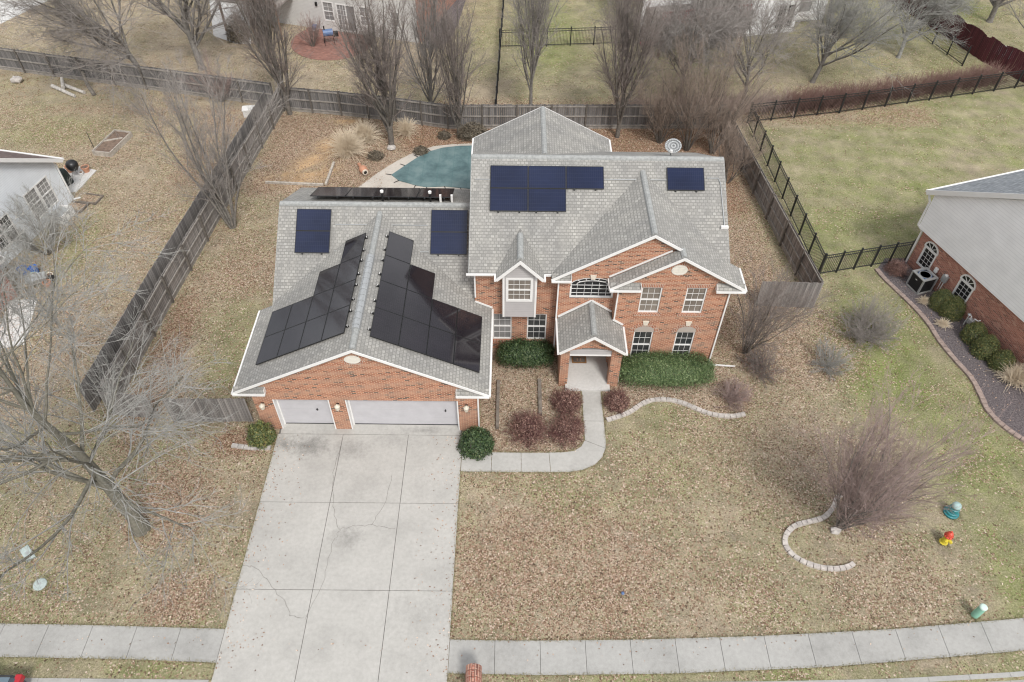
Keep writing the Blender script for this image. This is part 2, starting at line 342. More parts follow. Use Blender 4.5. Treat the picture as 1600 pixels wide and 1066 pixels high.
M['twig_maroon'] = bark_mat('maroon_twig', (0.10, 0.045, 0.045), (0.24, 0.12, 0.11))
M['straw'] = bark_mat('straw_blade', (0.62, 0.51, 0.37), (0.82, 0.72, 0.57))
M['leaf_green'] = leaf_mat('evergreen_leaf', [(0.1, (0.028, 0.052, 0.018)), (0.45, (0.088, 0.145, 0.050)), (0.8, (0.18, 0.245, 0.10)), (1.0, (0.40, 0.42, 0.25))])
M['leaf_dark'] = leaf_mat('dark_evergreen_leaf', [(0.1, (0.012, 0.028, 0.010)), (0.5, (0.032, 0.065, 0.020)), (0.85, (0.085, 0.125, 0.045)), (1.0, (0.32, 0.30, 0.18))])
M['leaf_bronze'] = leaf_mat('bronzed_boxwood_leaf', [(0.1, (0.030, 0.046, 0.015)), (0.5, (0.095, 0.125, 0.038)), (0.8, (0.19, 0.185, 0.060)), (1.0, (0.32, 0.22, 0.08))])
M['leaf_red'] = leaf_mat('barberry_leaf', [(0.1, (0.085, 0.045, 0.038)), (0.5, (0.18, 0.092, 0.074)), (0.8, (0.31, 0.175, 0.135)), (1.0, (0.58, 0.44, 0.34))])
M['leaf_brown'] = leaf_mat('winter_brown_leaf', [(0.1, (0.06, 0.048, 0.036)), (0.6, (0.15, 0.125, 0.09)), (1.0, (0.26, 0.215, 0.15))])

# ------------------------------------------------------------------ mesh helpers
ORG = {}
def tag(o, label=None, cat=None, group=None, kind=None):
    if label: o['label'] = label
    if cat: o['category'] = cat
    if group: o['group'] = group
    if kind: o['kind'] = kind
    return o
def thing(name, label, cat, loc=(0, 0, 0), rz=0.0, group=None, local=False):
    o = bpy.data.objects.new(name, None); C.objects.link(o); o.empty_display_size = 0.3
    o.location = loc; o.rotation_euler = (0, 0, rz)
    ORG[o.name] = (0, 0, 0) if local else tuple(loc)
    return tag(o, label, cat, group)

class MB:
    def __init__(s): s.v = []; s.f = []
    def poly(s, *p):
        k = len(s.v); s.v += [tuple(map(float, q)) for q in p]; s.f.append(tuple(range(k, k + len(p)))); return s
    def box(s, x0, x1, y0, y1, z0, z1):
        k = len(s.v)
        s.v += [(x0, y0, z0), (x1, y0, z0), (x1, y1, z0), (x0, y1, z0), (x0, y0, z1), (x1, y0, z1), (x1, y1, z1), (x0, y1, z1)]
        s.f += [tuple(k + i for i in q) for q in ((3, 2, 1, 0), (4, 5, 6, 7), (0, 1, 5, 4), (1, 2, 6, 5), (2, 3, 7, 6), (3, 0, 4, 7))]; return s
    def beam(s, a, b, w, h, up=(0, 0, 1), off=0.0):
        # box along a->b, width w sideways, height h along up (centred on a..b, shifted by off along up)
        a = Vector(a); b = Vector(b); d = (b - a).normalized(); upv = Vector(up)
        side = d.cross(upv).normalized(); u = side.cross(d).normalized()
        k = len(s.v)
        for p in (a, b):
            for su, sv in ((-1, -1), (1, -1), (1, 1), (-1, 1)):
                q = p + side * (su * w / 2) + u * (sv * h / 2 + off); s.v.append(tuple(q))
        s.f += [tuple(k + i for i in q) for q in ((3, 2, 1, 0), (4, 5, 6, 7), (0, 1, 5, 4), (1, 2, 6, 5), (2, 3, 7, 6), (3, 0, 4, 7))]; return s
    def slab(s, pts, t):
        k = len(s.v); n = len(pts)
        s.v += [tuple(p) for p in pts] + [(p[0], p[1], p[2] - t) for p in pts]
        s.f.append(tuple(range(k, k + n))); s.f.append(tuple(range(k + 2 * n - 1, k + n - 1, -1)))
        for i in range(n):
            j = (i + 1) % n; s.f.append((k + i, k + n + i, k + n + j, k + j))
        return s
    def tube(s, pts, r, n=8, cap=True):
        pts = [Vector(p) for p in pts]; rr = r if isinstance(r, (list, tuple)) else [r] * len(pts)
        k = len(s.v)
        for i, p in enumerate(pts):
            d = (pts[min(i + 1, len(pts) - 1)] - pts[max(i - 1, 0)]).normalized()
            ref = Vector((0, 0, 1)) if abs(d.z) < 0.9 else Vector((1, 0, 0))
            a = d.cross(ref).normalized(); b = d.cross(a)
            for j in range(n):
                t = 2 * math.pi * j / n; s.v.append(tuple(p + (a * math.cos(t) + b * math.sin(t)) * rr[i]))
        for i in range(len(pts) - 1):
            for j in range(n):
                s.f.append((k + i * n + j, k + i * n + (j + 1) % n, k + (i + 1) * n + (j + 1) % n, k + (i + 1) * n + j))
        if cap:
            s.f.append(tuple(k + j for j in range(n))[::-1]); e = k + (len(pts) - 1) * n; s.f.append(tuple(e + j for j in range(n)))
        return s
    def lathe(s, prof, c=(0, 0, 0), n=16, sx=1.0, sy=1.0):
        k = len(s.v)
        for (r, z) in prof:
            for j in range(n):
                t = 2 * math.pi * j / n; s.v.append((c[0] + r * sx * math.cos(t), c[1] + r * sy * math.sin(t), c[2] + z))
        for i in range(len(prof) - 1):
            for j in range(n):
                s.f.append((k + i * n + j, k + i * n + (j + 1) % n, k + (i + 1) * n + (j + 1) % n, k + (i + 1) * n + j))
        s.f.append(tuple(k + j for j in range(n))[::-1]); e = k + (len(prof) - 1) * n; s.f.append(tuple(e + j for j in range(n)))
        return s
    def blob(s, c, r, rng=random, jit=0.18, n=8, m=5):
        prof = [(math.sin(math.pi * i / m) + 0.02, -math.cos(math.pi * i / m)) for i in range(m + 1)]
        k = len(s.v); s.lathe(prof, (0, 0, 0), n)
        for i in range(k, len(s.v)):
            x, y, z = s.v[i]; q = 1 + rng.uniform(-jit, jit); s.v[i] = (c[0] + x * r[0] * q, c[1] + y * r[1] * q, c[2] + z * r[2] * q)
        return s
    def build(s, name, mat, parent=None, smooth=False, bevel=0.0, label=None):
        org = ORG.get(parent.name, (0, 0, 0)) if parent is not None else (0, 0, 0)
        me = bpy.data.meshes.new(name)
        me.from_pydata([(a - org[0], b - org[1], c - org[2]) for a, b, c in s.v], [], s.f); me.validate()
        uv = me.uv_layers.new(name='UVMap').data
        for p in me.polygons:
            nn = p.normal; z = Vector((0, 0, 1)); t = z.cross(nn)
            t = t.normalized() if t.length > 1e-4 else Vector((1, 0, 0)); b = nn.cross(t)
            for li in p.loop_indices:
                co = Vector(me.vertices[me.loops[li].vertex_index].co) + Vector(org); uv[li].uv = (t.dot(co), b.dot(co))
            p.use_smooth = smooth
        o = bpy.data.objects.new(name, me); C.objects.link(o); me.materials.append(mat)
        if parent is not None: o.parent = parent; ORG[o.name] = org
        if bevel:
            bv = o.modifiers.new('bevel', 'BEVEL'); bv.width = bevel; bv.segments = 2
        if label: o['label'] = label
        return o

class Multi:
    """collects separate pieces; every call is a piece of its own, built as an object of its own"""
    def __init__(s): s.p = []
    def _a(s, m): s.p.append(m); return s
    def beam(s, *a, **k): return s._a(MB().beam(*a, **k))
    def box(s, *a): return s._a(MB().box(*a))
    def tube(s, *a, **k): return s._a(MB().tube(*a, **k))
    def build(s, name, mat, parent=None, **k):
        for m in s.p: o = m.build(name, mat, parent, **k)
        return o

def np_mesh(name, v, q, mat, parent=None, rnd=None, smooth=False):
    me = bpy.data.meshes.new(name); v = np.asarray(v, np.float32); q = np.asarray(q, np.int32)
    me.vertices.add(len(v)); me.vertices.foreach_set('co', v.ravel())
    k = q.shape[1]; me.loops.add(q.size); me.loops.foreach_set('vertex_index', q.ravel())
    me.polygons.add(len(q)); me.polygons.foreach_set('loop_start', np.arange(0, q.size, k, dtype=np.int32)); me.polygons.foreach_set('loop_total', np.full(len(q), k, np.int32))
    if smooth: me.polygons.foreach_set('use_smooth', np.ones(len(q), bool))
    if rnd is not None:
        a = me.attributes.new('rnd', 'FLOAT', 'POINT'); a.data.foreach_set('value', np.asarray(rnd, np.float32))
    me.update(calc_edges=True); me.materials.append(mat)
    o = bpy.data.objects.new(name, me); C.objects.link(o)
    if parent is not None: o.parent = parent
    return o

# ------------------------------------------------------------------ numpy growth of bare trees and shrubs
def unit(a): return a / np.maximum(np.linalg.norm(a, axis=-1, keepdims=True), 1e-9)
def grow(rng, p0, d0, ln, r0, K, wander, up, tip=0.25):
    N = len(p0); pts = np.zeros((N, K + 1, 3)); rd = np.zeros((N, K + 1)); pts[:, 0] = p0; d = unit(d0)
    for i in range(K):
        d = unit(d + rng.normal(0, wander, (N, 3)) + np.array([0, 0, up]))
        pts[:, i + 1] = pts[:, i] + d * (ln / K)[:, None]
    t = np.linspace(0, 1, K + 1); rd[:] = r0[:, None] * (1 - (1 - tip) * t)[None]
    return pts, rd
def sprout(rng, pts, rd, m, t0, t1, ang, angs, lr, K, wander, up, rr, lfall=0.55, parent_len=None, rmin=0.005):
    N, K1 = rd.shape; par = np.repeat(np.arange(N), m); t = rng.uniform(t0, t1, len(par))
    x = t * (K1 - 1); i = np.minimum(x.astype(int), K1 - 2); f = (x - i)[:, None]
    p = pts[par, i] * (1 - f) + pts[par, i + 1] * f; tan = unit(pts[par, i + 1] - pts[par, i])
    ref = rng.normal(0, 1, (len(par), 3)); perp = unit(np.cross(tan, ref))
    a = rng.normal(ang, angs, len(par))[:, None]
    d = tan * np.cos(a) + perp * np.sin(a)
    plen = np.linalg.norm(np.diff(pts, axis=1), axis=2).sum(1)[par]
    ln = plen * lr * (1 - lfall * t) * rng.uniform(0.7, 1.25, len(par))
    r = np.maximum((rd[par, i]) * rr, rmin)
    return grow(rng, p, d, ln, r, K, wander, up)
def tubes(sets, S):
    V, Q, k = [], [], 0
    for pts, rd in sets:
        N, K1, _ = pts.shape
        tan = np.zeros_like(pts); tan[:, 1:-1] = pts[:, 2:] - pts[:, :-2]; tan[:, 0] = pts[:, 1] - pts[:, 0]; tan[:, -1] = pts[:, -1] - pts[:, -2]; tan = unit(tan)
        ref = np.where(np.abs(tan[..., 2:3]) < 0.85, np.array([0, 0, 1.0]), np.array([1.0, 0, 0]))
        a = unit(np.cross(tan, ref)); b = np.cross(tan, a)
        th = np.arange(S) * 2 * np.pi / S
        v = pts[:, :, None] + (a[:, :, None] * np.cos(th)[:, None] + b[:, :, None] * np.sin(th)[:, None]) * rd[:, :, None, None]
        V.append(v.reshape(-1, 3))
        idx = k + np.arange(N * K1 * S).reshape(N, K1, S)
        q = np.stack([idx[:, :-1], np.roll(idx[:, :-1], -1, 2), np.roll(idx[:, 1:], -1, 2), idx[:, 1:]], -1); Q.append(q.reshape(-1, 4))
        k += N * K1 * S
    return np.concatenate(V), np.concatenate(Q)

def tree(seed, name, label, cat, pos, h, kind, barks, width=None, group=None, trunk_r=None, lean=(0, 0), dens=1.0):
    """kind: spread | column | vase"""
    rng = np.random.default_rng(seed)
    root = thing(name, label, cat, pos, 0, group, local=True)
    lean3 = np.array([lean[0], lean[1], 0.0])
    z0 = np.zeros((1, 3)); z0[0, 2] = -0.1
    if kind in ('spread', 'fork'):
        r = trunk_r or h * 0.024; big = kind == 'spread'
        T = grow(rng, z0, np.array([[0, 0, 1.0]]) + lean3, np.array([h * (0.80 if big else 0.36)]), np.array([r]), 10, 0.05, 0.05, 0.12 if big else 0.6)
        T[1][:, 0] *= 1.35
        if big: L1 = sprout(rng, *T, 27, 0.16, 1.0, 0.90, 0.22, 0.74, 8, 0.10, 0.05, 0.42, lfall=.5)
        else: L1 = sprout(rng, *T, 14, 0.40, 1.0, 0.62, 0.2, 2.0, 9, 0.08, 0.05, 0.55, lfall=.2)
        L2 = sprout(rng, *L1, int((9 if big else 11) * dens), 0.2, 1.0, 0.60, 0.2, 0.66, 7, 0.11, 0.02, 0.5, 0.5, rmin=0.012)
        L3 = sprout(rng, *L2, int(7 * dens), 0.12, 1.0, 0.65, 0.22, 0.60, 4, 0.16, 0.0, 0.55, 0.45, rmin=0.011)
        L4 = sprout(rng, *L3, int(5 * dens), 0.12, 1.0, 0.6, 0.25, 0.65, 3, 0.18, 0.0, 0.6, 0.4, rmin=0.0075)
    elif kind == 'column':
        r = trunk_r or h * 0.019; wd = width or h * 0.35
        T = grow(rng, z0, np.array([[0, 0, 1.0]]) + lean3, np.array([h * 0.80]), np.array([r]), 8, 0.03, 0.05, 0.2)
        a = math.atan2(wd * 0.5, h * 0.62)
        L1 = sprout(rng, *T, 19, 0.08, 0.78, a + 0.10, 0.10, 0.88, 8, 0.045, 0.13, 0.55, 0.5)
        L2 = sprout(rng, *L1, int(10 * dens), 0.12, 1.0, 0.46, 0.14, 0.42, 5, 0.08, 0.12, 0.45, 0.5, rmin=0.010)
        L3 = sprout(rng, *L2, int(7 * dens), 0.1, 1.0, 0.55, 0.2, 0.60, 3, 0.12, 0.05, 0.6, 0.4, rmin=0.0065)
        L4 = sprout(rng, *L3, int(3 * dens), 0.1, 1.0, 0.55, 0.2, 0.65, 2, 0.12, 0.02, 0.7, 0.4, rmin=0.006)
    elif kind == 'stems':
        r = trunk_r or 0.06; wd = width or h * 0.4; ns = 8
        ph = np.arange(ns) * 2.4 + rng.uniform(0, .5, ns); ta = np.sqrt(rng.uniform(0.1, 1, ns)) * math.atan2(wd * .5, h * .7)
        d = np.stack([np.cos(ph) * np.sin(ta), np.sin(ph) * np.sin(ta), np.cos(ta)], 1) + lean3
        T = grow(rng, np.stack([np.cos(ph) * r * 1.6, np.sin(ph) * r * 1.6, np.full(ns, -.05)], 1), d, h * rng.uniform(.78, 1.0, ns), np.full(ns, r), 9, 0.05, 0.03, 0.2)
        L1 = sprout(rng, *T, int(12 * dens), 0.22, 1.0, 0.42, 0.12, 0.40, 6, 0.07, 0.09, 0.45, 0.5, rmin=0.012)
        L2 = sprout(rng, *L1, int(8 * dens), 0.12, 1.0, 0.45, 0.15, 0.48, 4, 0.09, 0.06, 0.5, 0.5, rmin=0.008)
        L3 = sprout(rng, *L2, int(6 * dens), 0.1, 1.0, 0.5, 0.2, 0.6, 2, 0.10, 0.03, 0.6, 0.4, rmin=0.005)
        L4 = None
    elif kind == 'fan':
        r = trunk_r or 0.024; wd = width or h * .7; ns = int(24 * dens)
        ph = rng.uniform(0, 2 * np.pi, ns); ta = np.sqrt(rng.uniform(0, 1, ns)) * math.atan2(wd * .5, h * .72)
        d = np.stack([np.cos(ph) * np.sin(ta), np.sin(ph) * np.sin(ta), np.cos(ta)], 1) + lean3
        T = grow(rng, np.stack([np.cos(ph) * r * 4, np.sin(ph) * r * 4, np.full(ns, -.05)], 1), d, h * rng.uniform(.6, .92, ns), np.full(ns, r) * rng.uniform(.7, 1.4, ns), 10, 0.075, 0.02, 0.2)
        L1 = sprout(rng, *T, 13, 0.18, 1.0, 0.46, 0.14, 0.46, 6, 0.09, 0.05, 0.5, 0.5, rmin=0.008)
        L2 = sprout(rng, *L1, 6, 0.15, 1.0, 0.45, 0.16, 0.50, 4, 0.10, 0.04, 0.55, 0.4, rmin=0.0055)
        L3 = sprout(rng, *L2, 3, 0.15, 1.0, 0.45, 0.16, 0.6, 2, 0.10, 0.02, 0.7, 0.4, rmin=0.0042); L4 = None
    elif kind == 'ball':
        ns = int(70 * dens); dd = unit(rng.normal(0, 1, (ns, 3))); dd[:, 2] = np.abs(dd[:, 2]) * 0.9 + 0.12; wd = width or h
        p = rng.normal(0, .10 * wd, (ns, 3)); p[:, 2] = 0.0
        T = grow(rng, p, dd, np.linalg.norm(unit(dd) * np.array([wd * .5, wd * .5, h]), axis=1) * rng.uniform(.6, .8, ns), np.full(ns, trunk_r or .014), 5, 0.07, 0.03, 0.35)
        L1 = sprout(rng, *T, 7, 0.3, 1.0, 0.42, 0.15, 0.50, 4, 0.11, 0.03, 0.6, lfall=.3, rmin=0.007)
        L2 = sprout(rng, *L1, 3, 0.2, 1.0, 0.45, 0.2, 0.55, 2, 0.1, 0.02, 0.7, 0.4, rmin=0.0055)
        L3 = L4 = None
    else:
        r = trunk_r or h * 0.012; wd = width or h * 0.8; ns = int(17 * max(dens, 0.6))
        ph = rng.uniform(0, 2 * np.pi, ns); ta = rng.uniform(0.04, 1.0, ns) ** 0.7 * math.atan2(wd * 0.5, h * .62)
        d = np.stack([np.cos(ph) * np.sin(ta), np.sin(ph) * np.sin(ta), np.cos(ta)], 1) + lean3
        p = np.stack([np.cos(ph) * r * 2, np.sin(ph) * r * 2, np.full(ns, -0.05)], 1)
        T = grow(rng, p, d, h * rng.uniform(0.62, 0.9, ns), np.full(ns, r), 7, 0.035, 0.01, 0.22)
        L1 = sprout(rng, *T, int(7 * dens) + 2, 0.12, 1.0, 0.30, 0.10, 0.52, 5, 0.06, 0.03, 0.45, 0.4, rmin=0.008)
        L2 = sprout(rng, *L1, int(5 * dens), 0.15, 1.0, 0.34, 0.14, 0.55, 3, 0.08, 0.02, 0.55, 0.4, rmin=0.0055)
        L3 = sprout(rng, *L2, int(3 * dens), 0.1, 1.0, 0.38, 0.16, 0.6, 2, 0.10, 0.01, 0.7, 0.4, rmin=0.004)
        L4 = None
    multi = kind in ('vase', 'ball', 'stems', 'fan')
    v, q = tubes([T], 5 if multi else 8)
    if not multi:
        v1, q1 = tubes([L1], 5); q = np.concatenate([q, q1 + len(v)]); v = np.concatenate([v, v1])
        fine = [L2, L3, L4]
    else: fine = [L1, L2, L3]
    np_mesh('stems' if multi else 'trunk', v, q, barks[0], root, smooth=True)
    fv, fq = tubes([s for s in fine if s is not None], 3)
    np_mesh('twigs' if multi else 'crown', fv, fq, barks[1], root)
    return root

def leaf_cloud(rng, n, shape, c, r, size, power=2.0, lump=0.16):
    """leaf-sized quads through the outer part of a lumpy ellipsoid / rounded box"""
    d = unit(rng.normal(0, 1, (n, 3))); d[:, 2] = np.abs(d[:, 2]) * np.where(rng.random(n) < 0.85, 1, -0.4)
    if shape == 'box':
        s = (np.abs(d) ** 5).sum(1) ** (-1 / 5.0); d = d * s[:, None]
    lum = 1 + lump * (np.sin(d[:, 0] * 7 + c[0] * 3) * np.sin(d[:, 1] * 6 + c[1]) + 0.6 * np.sin(d[:, 2] * 9 + d[:, 0] * 5)) * 0.6
    rr = (1 - 0.45 * rng.random(n) ** power) * lum * (1 + rng.normal(0, 0.045, n))
    p = d * rr[:, None] * np.array(r) + np.array(c); p[:, 2] = np.maximum(p[:, 2], 0.03)
    nn = unit(d + rng.normal(0, 0.65, (n, 3))); a = unit(np.cross(nn, rng.normal(0, 1, (n, 3)))); b = np.cross(nn, a)
    s = size * rng.uniform(0.6, 1.35, n)[:, None]
    v = np.stack([p - a * s, p + b * s * 0.55, p + a * s, p - b * s * 0.55], 1).reshape(-1, 3)
    return v, np.arange(4 * n).reshape(n, 4), np.repeat(rng.random(n), 4)

def shrub(seed, name, label, cat, pos, r, n, size, mat, stem_mat, shape='round', group=None, power=1.6, lump=0.16):
    rng = np.random.default_rng(seed); root = thing(name, label, cat, pos, 0, group, local=True)
    cz = r[2] * (0.12 if shape == 'round' else 0.5)
    rr = (r[0], r[1], r[2] * (0.88 if shape == 'round' else 0.5))
    v, q, a = leaf_cloud(rng, n, shape, (0, 0, cz), rr, size, power, lump)
    np_mesh('foliage', v, q, mat, root, a)
    ns = 14; ph = rng.uniform(0, 6.28, ns); d = np.stack([np.cos(ph) * 0.8, np.sin(ph) * 0.8, np.full(ns, 1.0)], 1) * np.array([r[0], r[1], r[2]])
    T = grow(rng, np.stack([np.cos(ph) * r[0] * .3, np.sin(ph) * r[1] * .3, np.full(ns, -.02)], 1), d, np.full(ns, r[2] * 0.8), np.full(ns, 0.018), 4, 0.1, 0.03)
    tv, tq = tubes([T, sprout(rng, *T, 6, .2, 1, .6, .2, .5, 3, .1, .02, .6)], 4); np_mesh('stems', tv, tq, stem_mat, root)
    return root

def twiggy(seed, name, label, pos, h, wd, mat, leafmat=None, nleaf=0, group=None, dens=1.0, cat='shrub', lsize=0.03):
    o = tree(seed, name, label, cat, pos, h, 'ball', (mat, mat), wd, group, trunk_r=0.012, dens=dens)
    if nleaf:
        rng = np.random.default_rng(seed + 1)
        v, q, a = leaf_cloud(rng, nleaf, 'round', (0, 0, h * 0.2), (wd * 0.52, wd * 0.52, h * 0.75), lsize, 0.8, 0.25)
        np_mesh('leaves', v, q, leafmat, o, a)
    return o

# ------------------------------------------------------------------ ground and paving
def vnoise(x, y, s, seed):
    g = np.random.default_rng(seed).random((256, 256)); X = x / s + 1000; Y = y / s + 1000
    xi = np.floor(X).astype(int); yi = np.floor(Y).astype(int); fx = X - xi; fy = Y - yi
    fx = fx * fx * (3 - 2 * fx); fy = fy * fy * (3 - 2 * fy); f = lambda a, b: g[a % 256, b % 256]
    return (f(xi, yi) * (1 - fx) + f(xi + 1, yi) * fx) * (1 - fy) + (f(xi, yi + 1) * (1 - fx) + f(xi + 1, yi + 1) * fx) * fy
def fbm(x, y, s, seed): return vnoise(x, y, s, seed) * .5 + vnoise(x, y, s / 2.1, seed + 1) * .3 + vnoise(x, y, s / 4.7, seed + 2) * .2
def sm(a, b, x): t = np.clip((x - a) / (b - a), 0, 1); return t * t * (3 - 2 * t)
def rect(x, y, x0, x1, y0, y1, s=1.0): return sm(x0 - s, x0 + s, x) * (1 - sm(x1 - s, x1 + s, x)) * sm(y0 - s, y0 + s, y) * (1 - sm(y1 - s, y1 + s, y))
def ell(x, y, cx, cy, rx, ry, s=0.5):
    d = np.sqrt(((x - cx) / rx) ** 2 + ((y - cy) / ry) ** 2); return 1 - sm(1 - s, 1 + s, d)
_kx = [-400, -20, 0, 4.7, 9.5, 13.85, 18.55, 24, 400]; _ky = [9.02, 9.02, 9.0, 9.06, 9.14, 9.27, 9.56, 10.1, 10.1]
def kerb(x): return np.interp(x, _kx, _ky)

def ground_fields(x, y):
    n = fbm(x, y, 3.0, 11); n2 = fbm(x, y, 1.3, 31); n5 = fbm(x, y, 7.0, 51)
    leaf = 0.20 + 0.25 * (n - .5); green = 0.24 + 0.5 * (n5 - .5); rust = np.zeros_like(x) + 0.05; sand = np.zeros_like(x)
    def blend(f, m, v): return f * (1 - m) + v * m
    m = rect(x, y, -2.1, 16.5, 9.5, 22.5, .8)                      # front lawn, right of the driveway
    leaf = blend(leaf, m, 0.28 + 0.8 * (n - .5)); green = blend(green, m, 0.24 + .5 * (n5 - .5))
    q = ell(x, y, 1.5, 13.2, 5.5, 3.6, .6); leaf = np.maximum(leaf, q * (0.70 + .6 * (n2 - .5))); rust = blend(rust, q, .30)
    q = ell(x, y, 11.5, 19.5, 4.2, 4.5, .5); leaf = np.maximum(leaf, q * .50)
    q = ell(x, y, 14.8, 12.5, 3.0, 2.0, .6); leaf = np.maximum(leaf, q * .55)
    q = ell(x, y, 4.0, 17.2, 5.5, 1.5, .6); green = np.maximum(green, q * .42); leaf = blend(leaf, q, .45)
    q = rect(x, y, 17.8, 40, 9, 31, 1.5) * (1 - ell(x, y, 17.2, 13.0, 1.8, 2.4, .4)); green = blend(green, q, .60 + .6 * (n - .5)); leaf = blend(leaf, q, .16 + .3 * (n2 - .5))
    q = ell(x, y, 18.2, 24.6, 3.0, 4.5, .5); green = np.maximum(green, q * .85)
    q = rect(x, y, 9.9, 14.8, 24, 46, 1.0); leaf = blend(leaf, q, .80); rust = blend(rust, q, .12)
    q = ell(x, y, 14.5, 25.5, 3.2, 3.4, .5); leaf = np.maximum(leaf, q * .78)
    m = rect(x, y, -24, -10.4, 9.5, 20.0, .8)                      # front lawn, left of the driveway
    leaf = blend(leaf, m, .34 + .6 * (n - .5)); green = blend(green, m, .38 + .7 * (n5 - .5))
    q = ell(x, y, -12.4, 11.9, 1.5, 1.2, .6); leaf = np.maximum(leaf, q * .8); rust = np.maximum(rust, q * .35)
    q = ell(x, y, -14.2, 16.0, 2.2, 2.4, .6); leaf = np.maximum(leaf, q * .72); rust = np.maximum(rust, q * .45)
    q = ell(x, y, -12.0, 19.2, 1.6, .8, .5); leaf = np.maximum(leaf, q * .9); rust = np.maximum(rust, q * .7)
    green = np.maximum(green, rect(x, y, -30, 40, 8.9, 9.75, .25) * (.42 + .5 * (n2 - .5)))
    m = rect(x, y, -17.7, -11.2, 20.5, 40, .6)                     # side yard inside the left fence
    leaf = blend(leaf, m, .46 + .6 * (n - .5)); green = blend(green, m, .22 + .5 * (n5 - .5))
    q = ell(x, y, -13.6, 25.2, 2.0, 4.2, .6); green = np.maximum(green, q * .50); leaf = blend(leaf, q * .7, .18)
    q = ell(x, y, -16.9, 24.0, 1.0, 6.0, .5); leaf = np.maximum(leaf, q * .85); rust = np.maximum(rust, q * .55)
    q = ell(x, y, -14.6, 30.4, 2.4, 2.2, .6); leaf = np.maximum(leaf, q * .7); rust = np.maximum(rust, q * .15)
    m = rect(x, y, -16.4, 15.2, 37.5, 47.2, .6)                    # back yard
    leaf = blend(leaf, m, .86 + .4 * (n2 - .5)); rust = blend(rust, m, .30)
    q = rect(x, y, -7.5, 14.5, 42.3, 46.4, .8); leaf = np.maximum(leaf, q * .97); rust = np.maximum(rust, q * .85)
    q = rect(x, y, 4.5, 14.6, 36, 46, .8); leaf = np.maximum(leaf, q * .97); rust = np.maximum(rust, q * .75)
    s = np.maximum(np.maximum(ell(x, y, -12.6, 40.6, 1.6, 1.8, .6), ell(x, y, -12.0, 43.0, 1.1, 1.2, .6)), ell(x, y, -11.4, 46.1, 1.2, .35, .6)); s = np.maximum(s, ell(x, y, -14.0, 39.2, 1.6, .9, .6))
    s = s * sm(.22, .46, n2); sand = np.maximum(sand, s * .95); leaf = leaf * (1 - s * .75)
    m = rect(x, y, 16.6, 60, 31, 52, .7) * (1 - sm(46.2, 47.2, y - (x - 16) * .25))          # neighbour's mown lawn on the right
    st = .12 * np.sin((y + x * .12) * 3.6)
    green = blend(green, m, .36 + st + .9 * (n5 - .5)); leaf = blend(leaf, m, .04 + .2 * (n - .4))
    green = np.maximum(green, ell(x, y, 20.5, 34.0, 3.5, 4, .6) * .58)
    m = rect(x, y, -60, -18.9, 20, 51, .6)                         # left neighbour's yard
    leaf = blend(leaf, m, .42 + .6 * (n - .5)); green = blend(green, m, .14 + .6 * (n5 - .5))
    green = np.maximum(green, ell(x, y, -24.6, 33.0, 1.1, 3.6, .6) * .62); green = np.maximum(green, ell(x, y, -31, 44.5, 5, 2.4, .6) * .55)
    q = rect(x, y, -60, -33.0, 48.5, 53, .8); leaf = np.maximum(leaf, q * .9); rust = np.maximum(rust, q * .75)
    q = rect(x, y, -33, -18.5, 46.5, 52, .8); leaf = np.maximum(leaf, q * .6); rust = np.maximum(rust, q * .3)
    q = rect(x, y, -22, -17.7, 38, 47, .8); leaf = np.maximum(leaf, q * .66); rust = np.maximum(rust, q * .35)
    q = ell(x, y, -18.6, 35.5, 1.4, 3.5, .5); leaf = np.maximum(leaf, q * .6); rust = np.maximum(rust, q * .3)
    m = rect(x, y, -60, 0, 47.5, 100, .5) * sm(47.0, 48.2, y + np.maximum(0, (x + 16)) * .1)
    leaf = blend(leaf, m, .24 + .4 * (n - .5)); green = blend(green, m, .06 + .4 * (n5 - .5))
    m = rect(x, y, -5.5, 60, 53, 100, 1.5); green = blend(green, m, .34 + .6 * (n5 - .5)); leaf = blend(leaf, m, .14)
    green = np.maximum(green, ell(x, y, 2.8, 60, 3.4, 8, .6) * .72); green = np.maximum(green, ell(x, y, 38, 66, 5, 4, .6) * .7)
    q = rect(x, y, -6, 30, 46.2, 49.5, 1.0); leaf = np.maximum(leaf, q * .62); rust = np.maximum(rust, q * .4)
    return [np.clip(f, 0, 1) for f in (leaf, green, rust, sand)]

def build_ground():
    xs = np.concatenate([np.linspace(-420, -62, 10), np.arange(-60, 60.01, .4), np.linspace(62, 420, 10)])
    ss = np.concatenate([np.linspace(-200, -4, 8), [-.24, -.23], np.arange(0.0, 90, .4), np.linspace(92, 600, 12)])
    X, S = np.meshgrid(xs, ss, indexing='ij'); Y = S + kerb(X); Z = np.where(S < -.235, -.25, 0.0)
    v = np.stack([X, Y, Z], -1).reshape(-1, 3); nx, ny = X.shape
    i = np.arange(nx * ny).reshape(nx, ny); q = np.stack([i[:-1, :-1], i[1:, :-1], i[1:, 1:], i[:-1, 1:]], -1).reshape(-1, 4)
    o = np_mesh('ground', v, q, M['lawn'])
    for nm, f in zip(('leaf', 'green', 'rust', 'sand'), ground_fields(v[:, 0], v[:, 1])):
        a = o.data.attributes.new(nm, 'FLOAT', 'POINT'); a.data.foreach_set('value', f.astype(np.float32))
    tag(o, kind='structure')
build_ground()

def structure(o): return tag(o, kind='structure')
def sheet(name, pts, z, mat, kind='structure', t=0.1):
    return tag(MB().slab([(x, y, z) for x, y in pts], t).build(name, mat), kind=kind)

